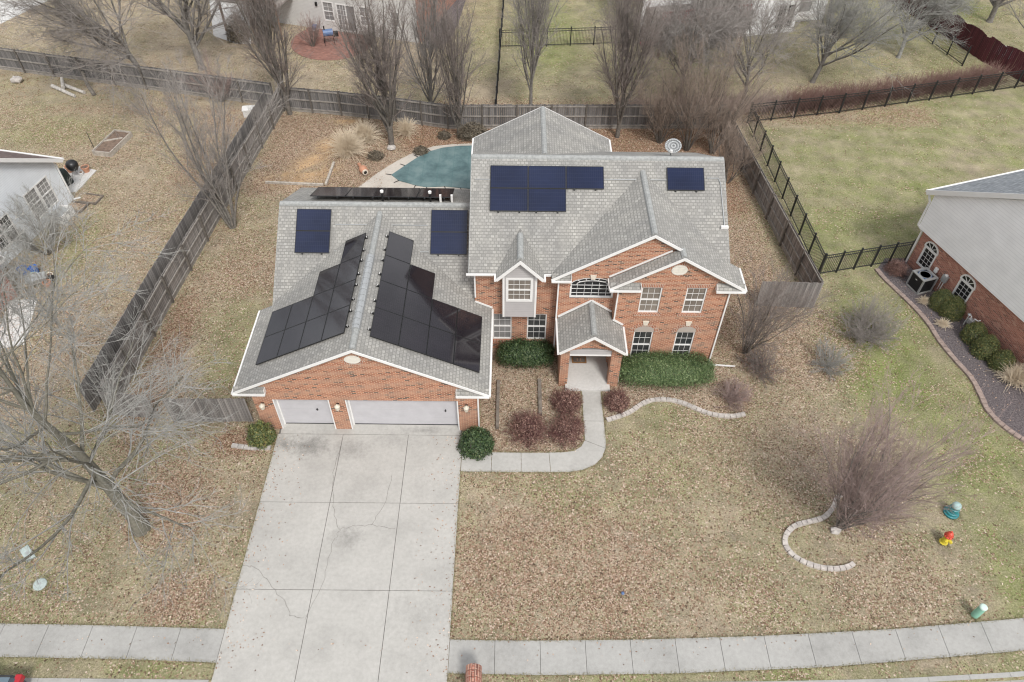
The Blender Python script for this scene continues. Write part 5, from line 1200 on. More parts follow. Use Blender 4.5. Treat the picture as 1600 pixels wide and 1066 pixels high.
# covered grill, kettle grill and pots on the left patio
t = thing('covered_grill', 'low dark green covered grill against the patio wall', 'grill', (-27.85, 38.35, .04), .6, local=True)
m = MB(); m.lathe([(.62, 0), (.60, .3), (.52, .75), (.46, .95), (.22, 1.05)], (0, 0, 0), 14, 1.0, .62); m.build('grill_cover', M['dark_tarp'], t, smooth=True)
t = thing('kettle_grill', 'round black kettle grill on the left patio', 'grill', (-27.35, 39.25, .04), 0, local=True)
m = MB(); m.lathe([(.05, .45), (.25, .50), (.34, .66), (.36, .78), (.35, .92), (.24, 1.06), (.05, 1.12)], (0, 0, 0), 18); m.build('kettle', M['black'], t, smooth=True)
for a in (0, 2.1, 4.2): MB().tube([(math.cos(a) * .15, math.sin(a) * .15, .5), (math.cos(a) * .34, math.sin(a) * .34, 0)], .018, 6).build('leg', M['grey_metal'], t)
def pot(name, label, loc, r, h, mat, cat='plant pot'):
    t = thing(name, label, cat, loc, 0, local=True); MB().lathe([(r * .7, 0), (r * .95, h * .8), (r * 1.08, h * .82), (r * 1.08, h), (r * .9, h), (r * .85, h * .86)], (0, 0, 0), 16).build('pot', mat, t, smooth=False); MB().lathe([(r * .84, 0), (r * .84, .02)], (0, 0, h * .86), 14).build('soil', M['soil'], t); return t
pot('plant_pot', 'terracotta pot on the corner of the left patio', (-26.95, 39.75, .04), .24, .36, M['terracotta']); pot('plant_pot', 'pink brown pot behind the covered grill', (-27.95, 39.75, .04), .26, .4, M['terracotta'])
pot('plant_pot', 'small white pot between the kettle grill and the terracotta pot', (-27.1, 39.35, .04), .14, .22, M['white'])
# bins and clutter by the brick bay of the left house
def bucket(label, x, y, r, h, mat):
    t = thing('bucket', label, 'bucket', (x, y, 0), 0, local=True); MB().lathe([(r * .75, 0), (r, h), (r * 1.06, h), (r * 1.06, h * .93), (r * .9, h * .94), (r * .72, .1)], (0, 0, 0), 16).build('tub', mat, t); MB().tube([(-r, 0, h * .95), (-r * .6, .0, h * 1.18), (0, 0, h * 1.25), (r * .6, 0, h * 1.18), (r, 0, h * .95)], .012, 6).build('handle', M['black'], t)
bucket('blue bucket nearest the brick bay of the left house', -26.55, 30.15, .24, .42, M['blue_plastic']); bucket('blue bucket standing right of another blue bucket', -25.98, 30.2, .25, .42, M['blue_plastic'])
t = thing('wheelbarrow', 'dark wheelbarrow tipped by the bare shrub near the blue buckets', 'wheelbarrow', (-25.35, 29.25, 0), .5, local=True)
m = MB(); m.poly((-.5, -.35, .6), (.5, -.3, .55), (.3, -.2, .3), (-.3, -.22, .3)); m.poly((.5, .3, .55), (-.5, .35, .6), (-.3, .22, .3), (.3, .2, .3)); m.poly((-.5, .35, .6), (-.5, -.35, .6), (-.3, -.22, .3), (-.3, .22, .3)); m.poly((.5, -.3, .55), (.5, .3, .55), (.3, .2, .3), (.3, -.2, .3)); m.poly((-.3, -.22, .3), (.3, -.2, .3), (.3, .2, .3), (-.3, .22, .3)); o = m.build('tray', M['grey_metal'], t)
MB().tube([(.7, -.04, .2), (.7, .04, .2)], .2, 14).build('wheel', M['tyre'], t)
for s in (-1, 1): MB().tube([(.7, s * .08, .2), (-.3, s * .25, .3), (-1.0, s * .3, .5)], .02, 6).build('handle', M['old_wood'], t); MB().tube([(-.3, s * .22, .3), (-.4, s * .24, 0)], .018, 6).build('leg', M['black'], t)
pot('plant_pot', 'cream pot at the end of the clutter near the blue buckets', (-24.95, 29.75, 0), .2, .3, M['cream_metal']); pot('plant_pot', 'pale green pot beside the blue buckets', (-25.75, 29.65, 0), .24, .36, M['mint_cap']); pot('plant_pot', 'brick red pot right of the wheelbarrow', (-24.85, 29.2, 0), .2, .3, M['terracotta'])
# raised garden bed and logs in the left neighbour's yard
t = thing('raised_bed', 'raised timber garden bed of dark soil in the left lawn', 'garden bed', (-26.35, 42.7, 0), 0)
q = [(-27.25, 41.65), (-26.05, 41.45), (-25.55, 43.95), (-26.75, 44.2)]; m = MB()
for a, b in zip(q, q[1:] + q[:1]): m.beam((*a, .17), (*b, .17), .07, .34)
m.build('timber_frame', M['old_wood'], t); MB().slab([(x, y, .24) for x, y in q], .2).build('soil_fill', M['soil'], t); m = MB(); m.beam((-27.0, 42.9, .27), (-25.9, 43.3, .27), .12, .05); m.build('plank', M['old_wood'], t)
m = MB(); m.tube([(-27.6, 42.5, 0), (-27.6, 42.5, 1.15)], .02, 6); tag(m.build('garden_stake', M['black']), 'thin dark stake standing beside the raised garden bed', 'garden stake')
for i, (a, b, lab) in enumerate((((-33.6, 50.3), (-31.4, 48.9), 'longest pale log lying in front of the upper left fence'), ((-32.9, 50.5), (-30.9, 49.4), 'pale log lying behind the longest log by the fence'), ((-32.6, 49.9), (-33.1, 51.0), 'short log leaning across two other logs'))):
    m = MB(); m.tube([(*a, .14 + .1 * (i == 2)), (*b, .13 + .25 * (i == 2))], [.14, .11], 10); tag(m.build('log', M['log']), lab, 'log', 'logs by the upper left fence')
m = MB(); m.tube([(-30.2, 49.3, 0), (-30.5, 49.5, .7), (-30.7, 49.9, 1.5)], [.16, .13, .1], 8); tag(m.build('tree_stump', M['bark_dark']), 'leaning dark stump in front of the upper left fence', 'stump')
m = MB(); m.blob((-36.5, 51.0, .22), (.42, .3, .26)); tag(m.build('boulder', M['stone'], smooth=False), 'grey boulder near the fence in the upper left corner', 'boulder')
t = thing('storage_bin', 'pale storage bin in the corner where the left fences meet', 'storage bin', (-18.3, 46.8, 0), .2, local=True); MB().box(-.45, .45, -.3, .3, 0, .5).build('tub', M['concrete_light'], t, bevel=.03); MB().box(-.48, .48, -.33, .33, .5, .58).build('lid', M['white'], t, bevel=.02)

# ------------------------------------------------------------------ houses behind
TH_d = Vector((9.5, -2.72, 0)).normalized(); rz_t = math.atan2(TH_d.y, TH_d.x)
TH = thing('sided_house', 'cream sided house with brick end and red paver patio behind the back fence', 'house', (-17.1, 60.75, 0), rz_t, local=True)
W = 9.9; m = MB(); wall_y(m, 0, -5.6, W, 0, 6.2, [(1.75, 2.75, .75, 2.35), (2.95, 4.65, .08, 2.3), (4.95, 5.9, .75, 2.35), (7.6, 8.5, 1.0, 2.3), (7.4, 8.8, 3.6, 4.9), (1.0, 2.0, 3.5, 4.9)], .1)
m.poly((-5.6, 10, 0), (-5.6, 0, 0), (-5.6, 0, 6.2), (-5.6, 10, 6.2)); m.build('siding_wall', M['siding_cream'], TH)
MB().box(W, W + .15, -.02, 11, 0, 6.2).build('brick_wall', M['brick_far'], TH); r = MB(); r.slab([(-6.1, -.5, 6.15), (W + .5, -.5, 6.15), (W + .5, 5, 9.2), (-6.1, 5, 9.2)], .18); r.slab([(-6.1, 5, 9.2), (W + .5, 5, 9.2), (W + .5, 10.5, 6.15), (-6.1, 10.5, 6.15)], .18); r.build('roof', M['shingle'], TH)
for a, b, c, d_ in ((1.75, 2.75, .75, 2.35), (4.95, 5.9, .75, 2.35), (7.6, 8.5, 1.0, 2.3), (7.4, 8.8, 3.6, 4.9), (1.0, 2.0, 3.5, 4.9)): window_y(a, b, c, d_, 0, 2, 4, TH, 'glass_pale', fw=.1, proud=.05)
o = window_y(2.95, 4.65, .08, 2.3, 0, 1, 1, TH, 'glass_pale', fw=.1, rail=False, name='patio_door', proud=.05); m = MB(); m.box(3.76, 3.84, -.02, .1, .1, 2.2); m.build('stile', M['white'], o)
m = MB()
for i in range(1, 3): m.box(3.05 + i * .25 - .015, 3.05 + i * .25 + .015, .04, .06, .18, 2.2)
for i in range(1, 5): m.box(3.05, 3.77, .042, .062, .18 + i * .4, .2 + i * .4)
m.build('muntins', M['white'], o); MB().box(1.2, 1.35, -.12, .02, 1.9, 2.2).build('wall_lantern', M['black'], TH)
m = MB(); m.box(-6.0, -.6, -2.9, -.02, 2.5, 2.64); dk = m.build('deck', M['deck_grey'], TH)
m = MB()
for x in (-5.9, -4.1, -2.4, -.75): m.box(x - .05, x + .05, -2.88, -2.78, 2.64, 3.7)
m.box(-6.0, -.6, -2.90, -2.76, 3.62, 3.7); m.box(-.72, -.62, -2.8, -.02, 3.62, 3.7); m.box(-6.0, -.6, -2.87, -2.79, 2.8, 2.86)
for i in range(46): x = -5.95 + i * .115; m.box(x - .012, x + .012, -2.85, -2.81, 2.86, 3.62)
m.build('railing', M['brown_wood'], dk)
for x in (-5.8, -3.2, -.8): MB().box(x - .07, x + .07, -2.8, -2.66, 0, 2.5).build('post', M['brown_wood'], dk)
pat = [(math.cos(a) * 3.3 + 3.2, -1.9 + math.sin(a) * 3.1) for a in np.linspace(math.pi * .86, math.pi * 2.14, 22)]; R3 = Matrix.Rotation(rz_t, 3, 'Z')
sheet('paver_patio', [tuple((TH.location + R3 @ Vector((x, y, 0))).xy) for x, y in pat] + [tuple((TH.location + R3 @ Vector((x, y, 0))).xy) for x, y in ((6.2, -.05), (.2, -.05))], .03, M['paver'])
sheet('mulch_bed', [(-7.4, 57.4), (-6.4, 57.0), (-5.2, 58.4), (-4.6, 62), (-4.1, 68), (-5.5, 68), (-7.3, 58)], .012, M['mulch'])
sheet('concrete_pad', [(-26.6, 65.8), (-24.3, 58.9), (-22.2, 57.6), (-20.9, 57.5), (-22.4, 63), (-22.8, 67)], .02, M['concrete_light'])
tp = lambda x, y: tuple(TH.location + R3 @ Vector((x, y, 0)))
t = thing('barrel_grill', 'black barrel grill standing on the red paver patio', 'grill', tp(3.2, -2.3), .3, local=True)
MB().tube([(-.38, 0, .95), (.38, 0, .95)], .27, 14).build('barrel', M['dark_blue'], t); MB().box(.42, .78, -.2, .2, .62, .95).build('firebox', M['black'], t, bevel=.03); MB().tube([(-.25, 0, 1.15), (-.25, 0, 1.5)], .05, 8).build('chimney', M['black'], t)
for sx in (-.34, .34):
    for sy in (-.2, .2): MB().tube([(sx, sy, .85), (sx * 1.15, sy * 1.4, 0)], .02, 6).build('leg', M['black'], t)
t = thing('hose_reel', 'small white and blue hose reel against the cream house wall', 'hose reel', tp(.95, -.35), rz_t, local=True); MB().tube([(-.15, 0, .25), (.15, 0, .25)], .22, 12).build('drum', M['dark_blue'], t); MB().box(-.2, .2, -.2, .2, 0, .08).build('stand', M['white'], t)

m = MB(); TL = sheet('concrete_pad', [(-60, 50), (-42.3, 60.7), (-36.5, 74.5), (-60, 80)], .03, M['concrete_light'])
TR_d = Vector((5.3, 1.25, 0)).normalized(); rz_tr = math.atan2(TR_d.y, TR_d.x)
TR = thing('sided_house', 'white sided house with red deck and bay window behind the back trees', 'house', (17.7, 59.6, 0), rz_tr, local=True)
m = MB(); wall_y(m, 0, 0, 5.6, 0, 6, [(.9, 1.7, .5, 2.2), (3.75, 5.35, .35, 2.35), (.8, 1.8, 3.4, 4.8), (3.6, 5.0, 3.4, 4.8)], .1); m.poly((5.6, 0, 0), (5.6, 1.6, 0), (5.6, 1.6, 6), (5.6, 0, 6)); m.poly((5.6, 1.6, 0), (9.2, 1.6, 0), (9.2, 1.6, 6), (5.6, 1.6, 6)); m.poly((9.2, 1.6, 0), (9.2, 11, 0), (9.2, 11, 6), (9.2, 1.6, 6))
m.poly((-7.5, 1.2, 0), (0, 1.2, 0), (0, 1.2, 6), (-7.5, 1.2, 6)); m.poly((0, 1.2, 0), (0, 0, 0), (0, 0, 6), (0, 1.2, 6)); m.build('siding_wall', M['siding_white'], TR)
r = MB(); r.slab([(-8, -.5, 6), (9.7, -.5, 6), (9.7, 6, 9), (-8, 6, 9)], .18); r.build('roof', M['shingle'], TR)
for a, b, c, d_ in ((.9, 1.7, .5, 2.2), (3.75, 4.55, .35, 2.35), (4.56, 5.35, .35, 2.35), (.8, 1.8, 3.4, 4.8), (3.6, 5.0, 3.4, 4.8)): window_y(a, b, c, d_, 0, 3, 6, TR, 'glass_black', fw=.09, rail=False, proud=.05)
window_y(6.4, 7.9, .7, 2.7, 1.6, 1, 2, TR, 'glass_pale', fw=.16, proud=.1); m = MB(); m.box(6.2, 8.1, 1.2, 1.58, .35, .68); m.build('bay_sill', M['white'], TR)
m = MB(); m.box(-7.2, .0, -2.2, 1.18, 2.42, 2.58); dk = m.build('deck', M['deck_grey'], TR); m = MB()
for x in (-7.15, -5.4, -3.6, -1.8, -.06): m.box(x - .05, x + .05, -2.2, -2.1, 2.58, 3.6)
m.box(-7.2, 0, -2.22, -2.08, 3.5, 3.6)
for i in range(58): x = -7.1 + i * .122; m.box(x - .02, x + .02, -2.17, -2.13, 2.6, 3.5)
m.build('railing', M['deck_red'], dk)
for x in (-7.0, -3.6, -.2): MB().box(x - .08, x + .08, -2.1, -1.94, 0, 2.42).build('post', M['brown_wood'], dk)
for k_, (x, y) in enumerate(((-6.9, -3.0), (-6.0, -2.9))):
    pass
t = thing('deck_step', 'low dark red step on the grass below the red deck', 'step', (11.1, 58.25, 0), rz_tr, local=True); MB().box(-.95, .95, -.25, .25, .10, .2).build('tread', M['deck_red'], t); MB().box(-.9, .9, -.2, .2, 0, .1).build('riser', M['brown_wood'], t)
t = thing('trampoline_cover', 'small grey blue bench behind the maroon fence', 'bench', (38.9, 56.9, 0), -.9, local=True) if False else None
t = thing('bench', 'pale blue grey bench behind the maroon fence', 'bench', (38.3, 56.2, 0), -1.0, local=True); MB().box(-.75, .75, -.3, .3, .42, .5).build('seat', M['siding_pale'], t, bevel=.02); MB().box(-.75, .75, .28, .36, .5, 1.0).build('backrest', M['siding_pale'], t, bevel=.02)
for x in (-.65, .65): MB().box(x - .05, x + .05, -.25, .3, 0, .42).build('leg', M['black'], t)

# ------------------------------------------------------------------ small things on the lawns
def hydrant():
    t = thing('fire_hydrant', 'yellow fire hydrant with a red top on the right lawn', 'hydrant', (17.62, 14.62, 0), .5, local=True)
    MB().lathe([(.17, 0), (.17, .04), (.115, .05), (.11, .44), (.15, .46), (.15, .50)], (0, 0, 0), 18).build('barrel', M['yellow'], t)
    m = MB(); m.lathe([(.175, .50), (.175, .545), (.14, .56), (.135, .64), (.10, .72), (.05, .76), (.035, .77), (.035, .83), (.0, .83)], (0, 0, 0), 18); m.build('bonnet', M['red'], t); m = MB()
    for i in range(8): a = i * .785; m.lathe([(.016, .545), (.016, .565)], (math.cos(a) * .155, math.sin(a) * .155, 0), 6)
    m.build('flange_bolts', M['iron'], t)
    for a in (-2.7, .4, 2.0 - math.pi * 1.2):
        big = a == .4; r = .075 if not big else .10; d = Vector((math.cos(a), math.sin(a), 0)); m = MB(); m.tube([d * .08 + Vector((0, 0, .36)), d * .22 + Vector((0, 0, .36))], r, 12); m.tube([d * .22 + Vector((0, 0, .36)), d * .27 + Vector((0, 0, .36))], r * .8, 6); m.build('outlet_cap', M['yellow'], t)
hydrant()
t = thing('utility_pedestal', 'teal utility pedestal with pale domed cap on the right lawn', 'utility pedestal', (18.45, 15.95, 0), 0, local=True)
MB().lathe([(.31, 0), (.31, .08), (.27, .10), (.26, .20), (.22, .22), (.20, .42), (.17, .44), (.17, .52)], (0, 0, 0), 18).build('base', M['teal'], t); MB().lathe([(.185, .52), (.185, .58), (.16, .66), (.08, .71), (.0, .72)], (0, 0, 0), 18).build('cap', M['teal_cap'], t, smooth=True)
t = thing('utility_pedestal', 'mint green utility pedestal near the sidewalk on the right', 'utility pedestal', (17.62, 11.6, 0), 0, local=True)
MB().lathe([(.135, 0), (.13, .70)], (0, 0, 0), 18).build('tube', M['mint'], t, smooth=False); MB().lathe([(.14, .70), (.14, .76), (.10, .80), (0, .81)], (0, 0, 0), 18).build('cap', M['mint_cap'], t)
t = thing('meter_cover', 'rectangular pale green utility box cover under the big left tree', 'utility cover', (-19.0, 13.72, 0), -.75, local=True); MB().box(-.36, .36, -.17, .17, -.02, .07).build('lid', M['cover_green'], t, bevel=.015); MB().box(-.08, .08, -.04, .04, .068, .08).build('handle', M['grey_metal'], t)
t = thing('meter_cover', 'round pale green utility cover near the left sidewalk', 'utility cover', (-17.95, 12.45, 0), 0, local=True); MB().lathe([(.25, -.02), (.25, .05), (.22, .07), (0, .08)], (0, 0, 0), 20).build('lid', M['cover_green'], t); MB().box(-.06, .06, -.03, .03, .085, .1).build('handle', M['grey_metal'], t)
m = MB(); m.lathe([(.012, 0), (.05, .012), (.07, .06), (.05, .11), (.012, .12)], (4.41, 12.31, .0), 12); tag(m.build('ball', M['dark_blue'], smooth=True), 'small dark blue ball lying on the front lawn', 'ball')
# garden pot lying by the pool, timber edging
t = thing('chiminea', 'terracotta clay chiminea lying beside the pool deck', 'chiminea', (-9.45, 40.0, 0), .4, local=True)
m = MB(); m.tube([(.05, -.45, .32), (.03, -.25, .32), (0, .0, .32), (-.05, .22, .32), (-.08, .36, .32), (-.12, .8, .30), (-.12, .88, .30)], [.20, .31, .34, .28, .15, .12, .16], 16); m.build('clay_body', M['terracotta'], t, smooth=True); m = MB(); m.tube([(.055, -.50, .32), (.045, -.42, .32)], [.23, .24], 16); o = m.build('mouth_rim', M['cast_stone'], t); MB().tube([(.058, -.515, .32), (.056, -.505, .32)], .14, 14).build('mouth', M['black'], t)
t.scale = (.78, .78, .78)
for a, b, lab in (((-11.5, 41.0), (-11.6, 38.6), 'grey timber lying straight across the sandy patch of the back yard'), ((-15.4, 38.75), (-11.75, 38.55), 'thin timber edging at the near side of the sandy patch')):
    m = MB(); m.beam((*a, .07), (*b, .07), .14, .14); tag(m.build('landscape_timber', M['old_wood']), lab, 'timber')
m = MB(); m.beam((-.55, 20.0, .08), (-.55, 22.8, .08), .14, .16); tag(m.build('landscape_timber', M['timber']), 'dark timber on the garage side of the front planting bed', 'timber', 'timbers in the front bed')
m = MB(); m.beam((1.42, 20.8, .08), (1.42, 22.9, .08), .16, .18); tag(m.build('landscape_timber', M['timber']), 'dark timber in the front bed leading to the dark hedge', 'timber', 'timbers in the front bed')
# block edgings
def edging(name, label, pts, mat, bl=.22, bw=.20, h=.11, cat='edging', closed=False):
    t = thing(name, label, cat, (*pts[0], 0)); p = [Vector((*q, 0)) for q in pts]; out = []
    # smooth the polyline
    for i in range(len(p) - 1):
        a = p[max(i - 1, 0)]; b = p[i]; c = p[i + 1]; d = p[min(i + 2, len(p) - 1)]
        for k in range(12):
            s = k / 12; out.append(.5 * ((2 * b) + (-a + c) * s + (2 * a - 5 * b + 4 * c - d) * s * s + (-a + 3 * b - 3 * c + d) * s ** 3))
    out.append(p[-1]); m = MB(); acc = 0; rnd = random.Random(len(pts)); last = out[0]
    for a, b in zip(out, out[1:]):
        sg = (b - last)
        if sg.length >= bl:
            d = sg.normalized(); m.beam(last + d * .012 + Vector((0, 0, h / 2 - .02)), b - d * .012 + Vector((0, 0, h / 2 - .02 + rnd.uniform(-.012, .012))), bw * rnd.uniform(.92, 1.06), h + .04); last = b
    m.build('edging_blocks', mat, t); return t
edging('block_edging', 'curved grey block edging around the bed of the wide bare shrub', [(14.75, 16.75), (14.35, 16.85), (13.95, 16.65), (13.55, 16.1), (13.05, 15.65), (12.4, 15.45), (11.75, 15.25), (11.3, 14.85), (11.15, 14.4), (11.35, 13.95), (11.85, 13.6), (12.45, 13.42), (13.0, 13.4), (13.45, 13.5), (13.85, 13.75)], M['edging'])
edging('block_edging', 'scalloped grey block edging in front of the long green hedge', [(4.45, 20.55), (5.0, 20.75), (5.6, 21.05), (6.1, 21.45), (6.7, 21.75), (7.5, 21.78), (8.2, 21.55), (8.8, 21.2), (9.5, 20.92), (10.3, 20.85), (11.1, 21.05)], M['edging'])
edging('block_edging', 'rose brick edging along the mulch bed of the right house', RNB, M['edging_red'], .24, .24)
edging('block_edging', 'short stone edging left of the garage bush', [(-12.3, 18.95), (-11.6, 18.85), (-10.9, 18.82), (-10.5, 18.85)], M['stone'], .26, .2)
for i, (x, y, r, lab) in enumerate(((14.25, 15.95, .42, 'large grey rock beside the stems of the wide bare shrub'), (13.35, 15.05, .22, 'small pale rock in front of the wide bare shrub'), (-8.0, 42.75, .3, 'pale rock at the foot of the multi stemmed tree by the pool'))):
    m = MB(); m.blob((x, y, r * .3), (r, r * .8, r * .6), random.Random(i), .2, 10, 6); tag(m.build('rock', M['stone']), lab, 'rock')
# brick mailbox pillar by the street
t = thing('mailbox_pillar', 'round topped brick mailbox pillar at the street edge', 'mailbox', (-1.14, 8.88, 0), 0)
m = MB(); m.box(-1.40, -.88, 8.55, 9.22, 0, 1.0); m.build('pillar', M['brick_far'], t); m = MB()
for i in range(9):
    a0, a1 = math.pi * i / 9, math.pi * (i + 1) / 9; f0, f1 = a0 + .03, a1 - .03
    p = lambda a, r, y: (-1.14 - math.cos(a) * r, y, 1.0 + math.sin(a) * r * 1.2)
    for yy0, yy1 in ((8.56, 8.76), (8.775, 8.985), (9.0, 9.20)):
        k = len(m.v); m.v += [p(f0, .20, yy0), p(f1, .20, yy0), p(f1, .275, yy0), p(f0, .275, yy0), p(f0, .20, yy1), p(f1, .20, yy1), p(f1, .275, yy1), p(f0, .275, yy1)]; m.f += [tuple(k + j for j in f) for f in ((0, 1, 2, 3), (7, 6, 5, 4), (3, 2, 6, 7), (0, 3, 7, 4), (1, 5, 6, 2), (0, 4, 5, 1))]
m.build('arched_cap', M['brick_far'], t); m = MB(); m.tube([(-1.14, 8.57, 1.0), (-1.14, 9.19, 1.0)], [.255, .255], 20); m.build('mortar_core', M['cast_stone'], t); MB().box(-1.27, -1.01, 8.52, 8.56, .72, .98).build('mailbox_door', M['black'], t)
# parked car at the kerb, lower left
t = thing('parked_car', 'dark parked car with red tail lights in the lower left corner', 'car', (-18.9, 8.0, -.13), 0, local=True)
def car_section(x, hw, z0, zs, zt, tw): return [(x, -hw, z0), (x, -hw, zs), (x, -tw, zt), (x, tw, zt), (x, hw, zs), (x, hw, z0)]
secs = [car_section(-2.25, .70, .35, .60, .68, .6), car_section(-2.0, .84, .25, .72, .80, .72), car_section(-.9, .88, .22, .85, .96, .74), car_section(.9, .88, .22, .88, 1.0, .72), car_section(1.9, .86, .25, .90, 1.02, .74), car_section(2.25, .78, .38, .80, .92, .70)]
m = MB()
for a, b in zip(secs, secs[1:]):
    for i in range(5): m.poly(a[i], b[i], b[i + 1], a[i + 1])
    m.poly(a[5], b[5], b[0], a[0])
m.poly(*secs[0]); m.poly(*secs[-1][::-1]); m.build('body', M['car_paint'], t, bevel=.03)
m = MB(); cabin = [(-1.0, .78, .97), (-.35, .60, 1.44), (1.05, .60, 1.46), (1.95, .74, 1.03)]
for (x0, w0, z0), (x1, w1, z1) in zip(cabin, cabin[1:]):
    m.poly((x0, -w0, z0), (x0, w0, z0), (x1, w1, z1), (x1, -w1, z1))
m.poly(*[(x, -w, z) for x, w, z in cabin]); m.poly(*[(x, w, z) for x, w, z in cabin[::-1]]); m.build('window_glass', M['car_glass'], t)
m = MB(); m.slab([(-.36, -.62, 1.47), (1.06, -.62, 1.49), (1.06, .62, 1.49), (-.36, .62, 1.47)], .03)
m.build('roof', M['car_paint'], t)
for s in (-1, 1):
    MB().box(2.05, 2.28, s * .72 - .16, s * .72 + .16, .70, .96).build('tail_light', M['tail'], t, bevel=.03)
    for x in (-1.4, 1.4): w_ = MB().tube([(x, s * .74, .31), (x, s * .92, .31)], .31, 20).build('wheel', M['tyre'], t); MB().tube([(x, s * .915, .31), (x, s * .93, .31)], .19, 14).build('rim', M['grey_metal'], w_)

# ------------------------------------------------------------------ shrubs and hedges
shrub(1, 'hedge', 'long clipped bright green hedge under the lower right windows', 'hedge', (7.42, 23.05, 0), (2.15, .85, 1.25), 38000, .034, M['leaf_green'], M['bark_dark'], 'box', lump=.10)
shrub(2, 'hedge', 'dark evergreen hedge below the front windows between garage and porch', 'hedge', (.75, 24.05, 0), (1.30, .68, 1.15), 15000, .042, M['leaf_dark'], M['bark_dark'], 'box', lump=.12)
shrub(3, 'evergreen_bush', 'round dark bush at the right corner of the garage', 'shrub', (-1.45, 18.95, 0), (.78, .70, 1.15), 9000, .045, M['leaf_dark'], M['bark_dark'])
shrub(4, 'evergreen_bush', 'olive green bush at the left corner of the garage', 'shrub', (-11.0, 19.25, 0), (.62, .55, 1.15), 5000, .05, M['leaf_bronze'], M['bark_dark'], power=1.1, lump=.25)
bws = [((22.72, 28.35), .62, 'boxwood beside the air conditioner'), ((23.05, 27.75), .66, 'boxwood below the second arched window'), ((23.45, 25.95), .62, 'boxwood just below the gas meter'), ((23.6, 25.0), .66, 'middle boxwood of the three below the gas meter'), ((24.05, 24.1), .60, 'boxwood next to the straw coloured clump')]
for i, ((x, y), r, lab) in enumerate(bws): shrub(20 + i, 'boxwood', 'round bronzed ' + lab, 'shrub', (x, y, 0), (r * .92, r * .92, r * 1.7), 7000, .032, M['leaf_bronze'], M['bark_dark'], group='boxwoods along the right house', lump=.05, power=2.5)
shrub(30, 'evergreen_bush', 'olive bush against the back fence left of the rear roof', 'shrub', (-2.7, 44.3, 0), (1.1, .7, 1.0), 5000, .05, M['leaf_brown'], M['bark_dark'], lump=.2)
shrub(31, 'evergreen_bush', 'brown green rounded bush beside the concrete pad of the cream house', 'shrub', (-22.0, 58.3, 0), (.95, .9, 1.9), 5000, .06, M['leaf_brown'], M['bark_dark'])
for i, (x, y, r, lab) in enumerate(((-6.0, 41.75 + .55, .5, 'low dark bush beside the pool deck'), (-8.9, 41.7, .55, 'low dark bush in the leaves in front of the multi stemmed tree'), (-4.6, 44.2, .45, 'small dark bush near the back fence between two trees'))): shrub(33 + i, 'evergreen_bush', lab, 'shrub', (x, y, 0), (r, r * .8, .45), 1500, .05, M['leaf_brown'], M['bark_dark'], lump=.25)
for i, (x, y, h, wd, lab) in enumerate(((.85, 19.75, 1.25, 2.0, 'largest maroon barberry shrub in the front bed'), (2.55, 19.75, 1.2, 1.7, 'maroon barberry shrub inside the bend of the front path'), (2.65, 21.35, 1.1, 1.5, 'maroon barberry shrub left of the front path near the porch'), (4.98, 21.45, 1.0, 1.2, 'maroon barberry shrub right of the front path'))):
    twiggy(40 + i, 'barberry', lab, (x, y, 0), h, wd, M['twig_maroon'], M['leaf_red'], 3800, 'barberry shrubs by the front path', 1.3)
twiggy(50, 'bare_shrub', 'rosy bare shrub at the right end of the green hedge', (10.5, 21.9, 0), 1.3, 2.0, M['twig_rose'], M['leaf_red'], 300, dens=1.2)
twiggy(51, 'bare_shrub', 'dense round bare shrub on the lawn in front of the short board fence', (18.15, 26.2, 0), 2.7, 3.1, M['twig_mid'], dens=2.2)
twiggy(52, 'bare_shrub', 'pale grey wispy shrub left of the round bare shrub', (15.6, 24.0, 0), 1.7, 2.2, M['twig_grey'], dens=1.0)
tree(53, 'bare_shrub', 'tall dark bare shrub at the right corner of the house', 'shrub', (11.7, 24.9, 0), 5.8, 'fan', (M['bark_dark'], M['twig_dark']), 3.4, None, .026, dens=.85)
twiggy(54, 'bare_shrub', 'dark twiggy shrub low at the right corner of the house', (12.2, 23.7, 0), 1.5, 2.4, M['twig_dark'], M['leaf_red'], 500, dens=1.2)
twiggy(55, 'bare_shrub', 'red brown shrub at the end of the iron fence by the right house', (21.35, 31.0, 0), .9, 1.3, M['twig_red'], M['leaf_red'], 1500, dens=1.2)
tree(56, 'bare_shrub', 'tall bare shrub in front of the grey sided house wall', 'shrub', (-26.0, 31.8, 0), 3.6, 'fan', (M['bark_mid'], M['twig_grey']), 4.4, None, .022, dens=.9)
tree(57, 'redbud', 'wide fan shaped bare shrub inside the curved block edging', 'shrub', (13.62, 15.25, 0), 7.4, 'fan', (M['bark_mid'], M['twig_rose']), 4.2, None, .028, (.03, .0), dens=1.9)
tree(58, 'bare_shrub', 'tangle of rosy twigs below the deck of the cream house', 'shrub', (-15.9, 57.2, 0), 2.4, 'vase', (M['bark_dark'], M['twig_rose']), 3.0, None, .02, dens=1.0)
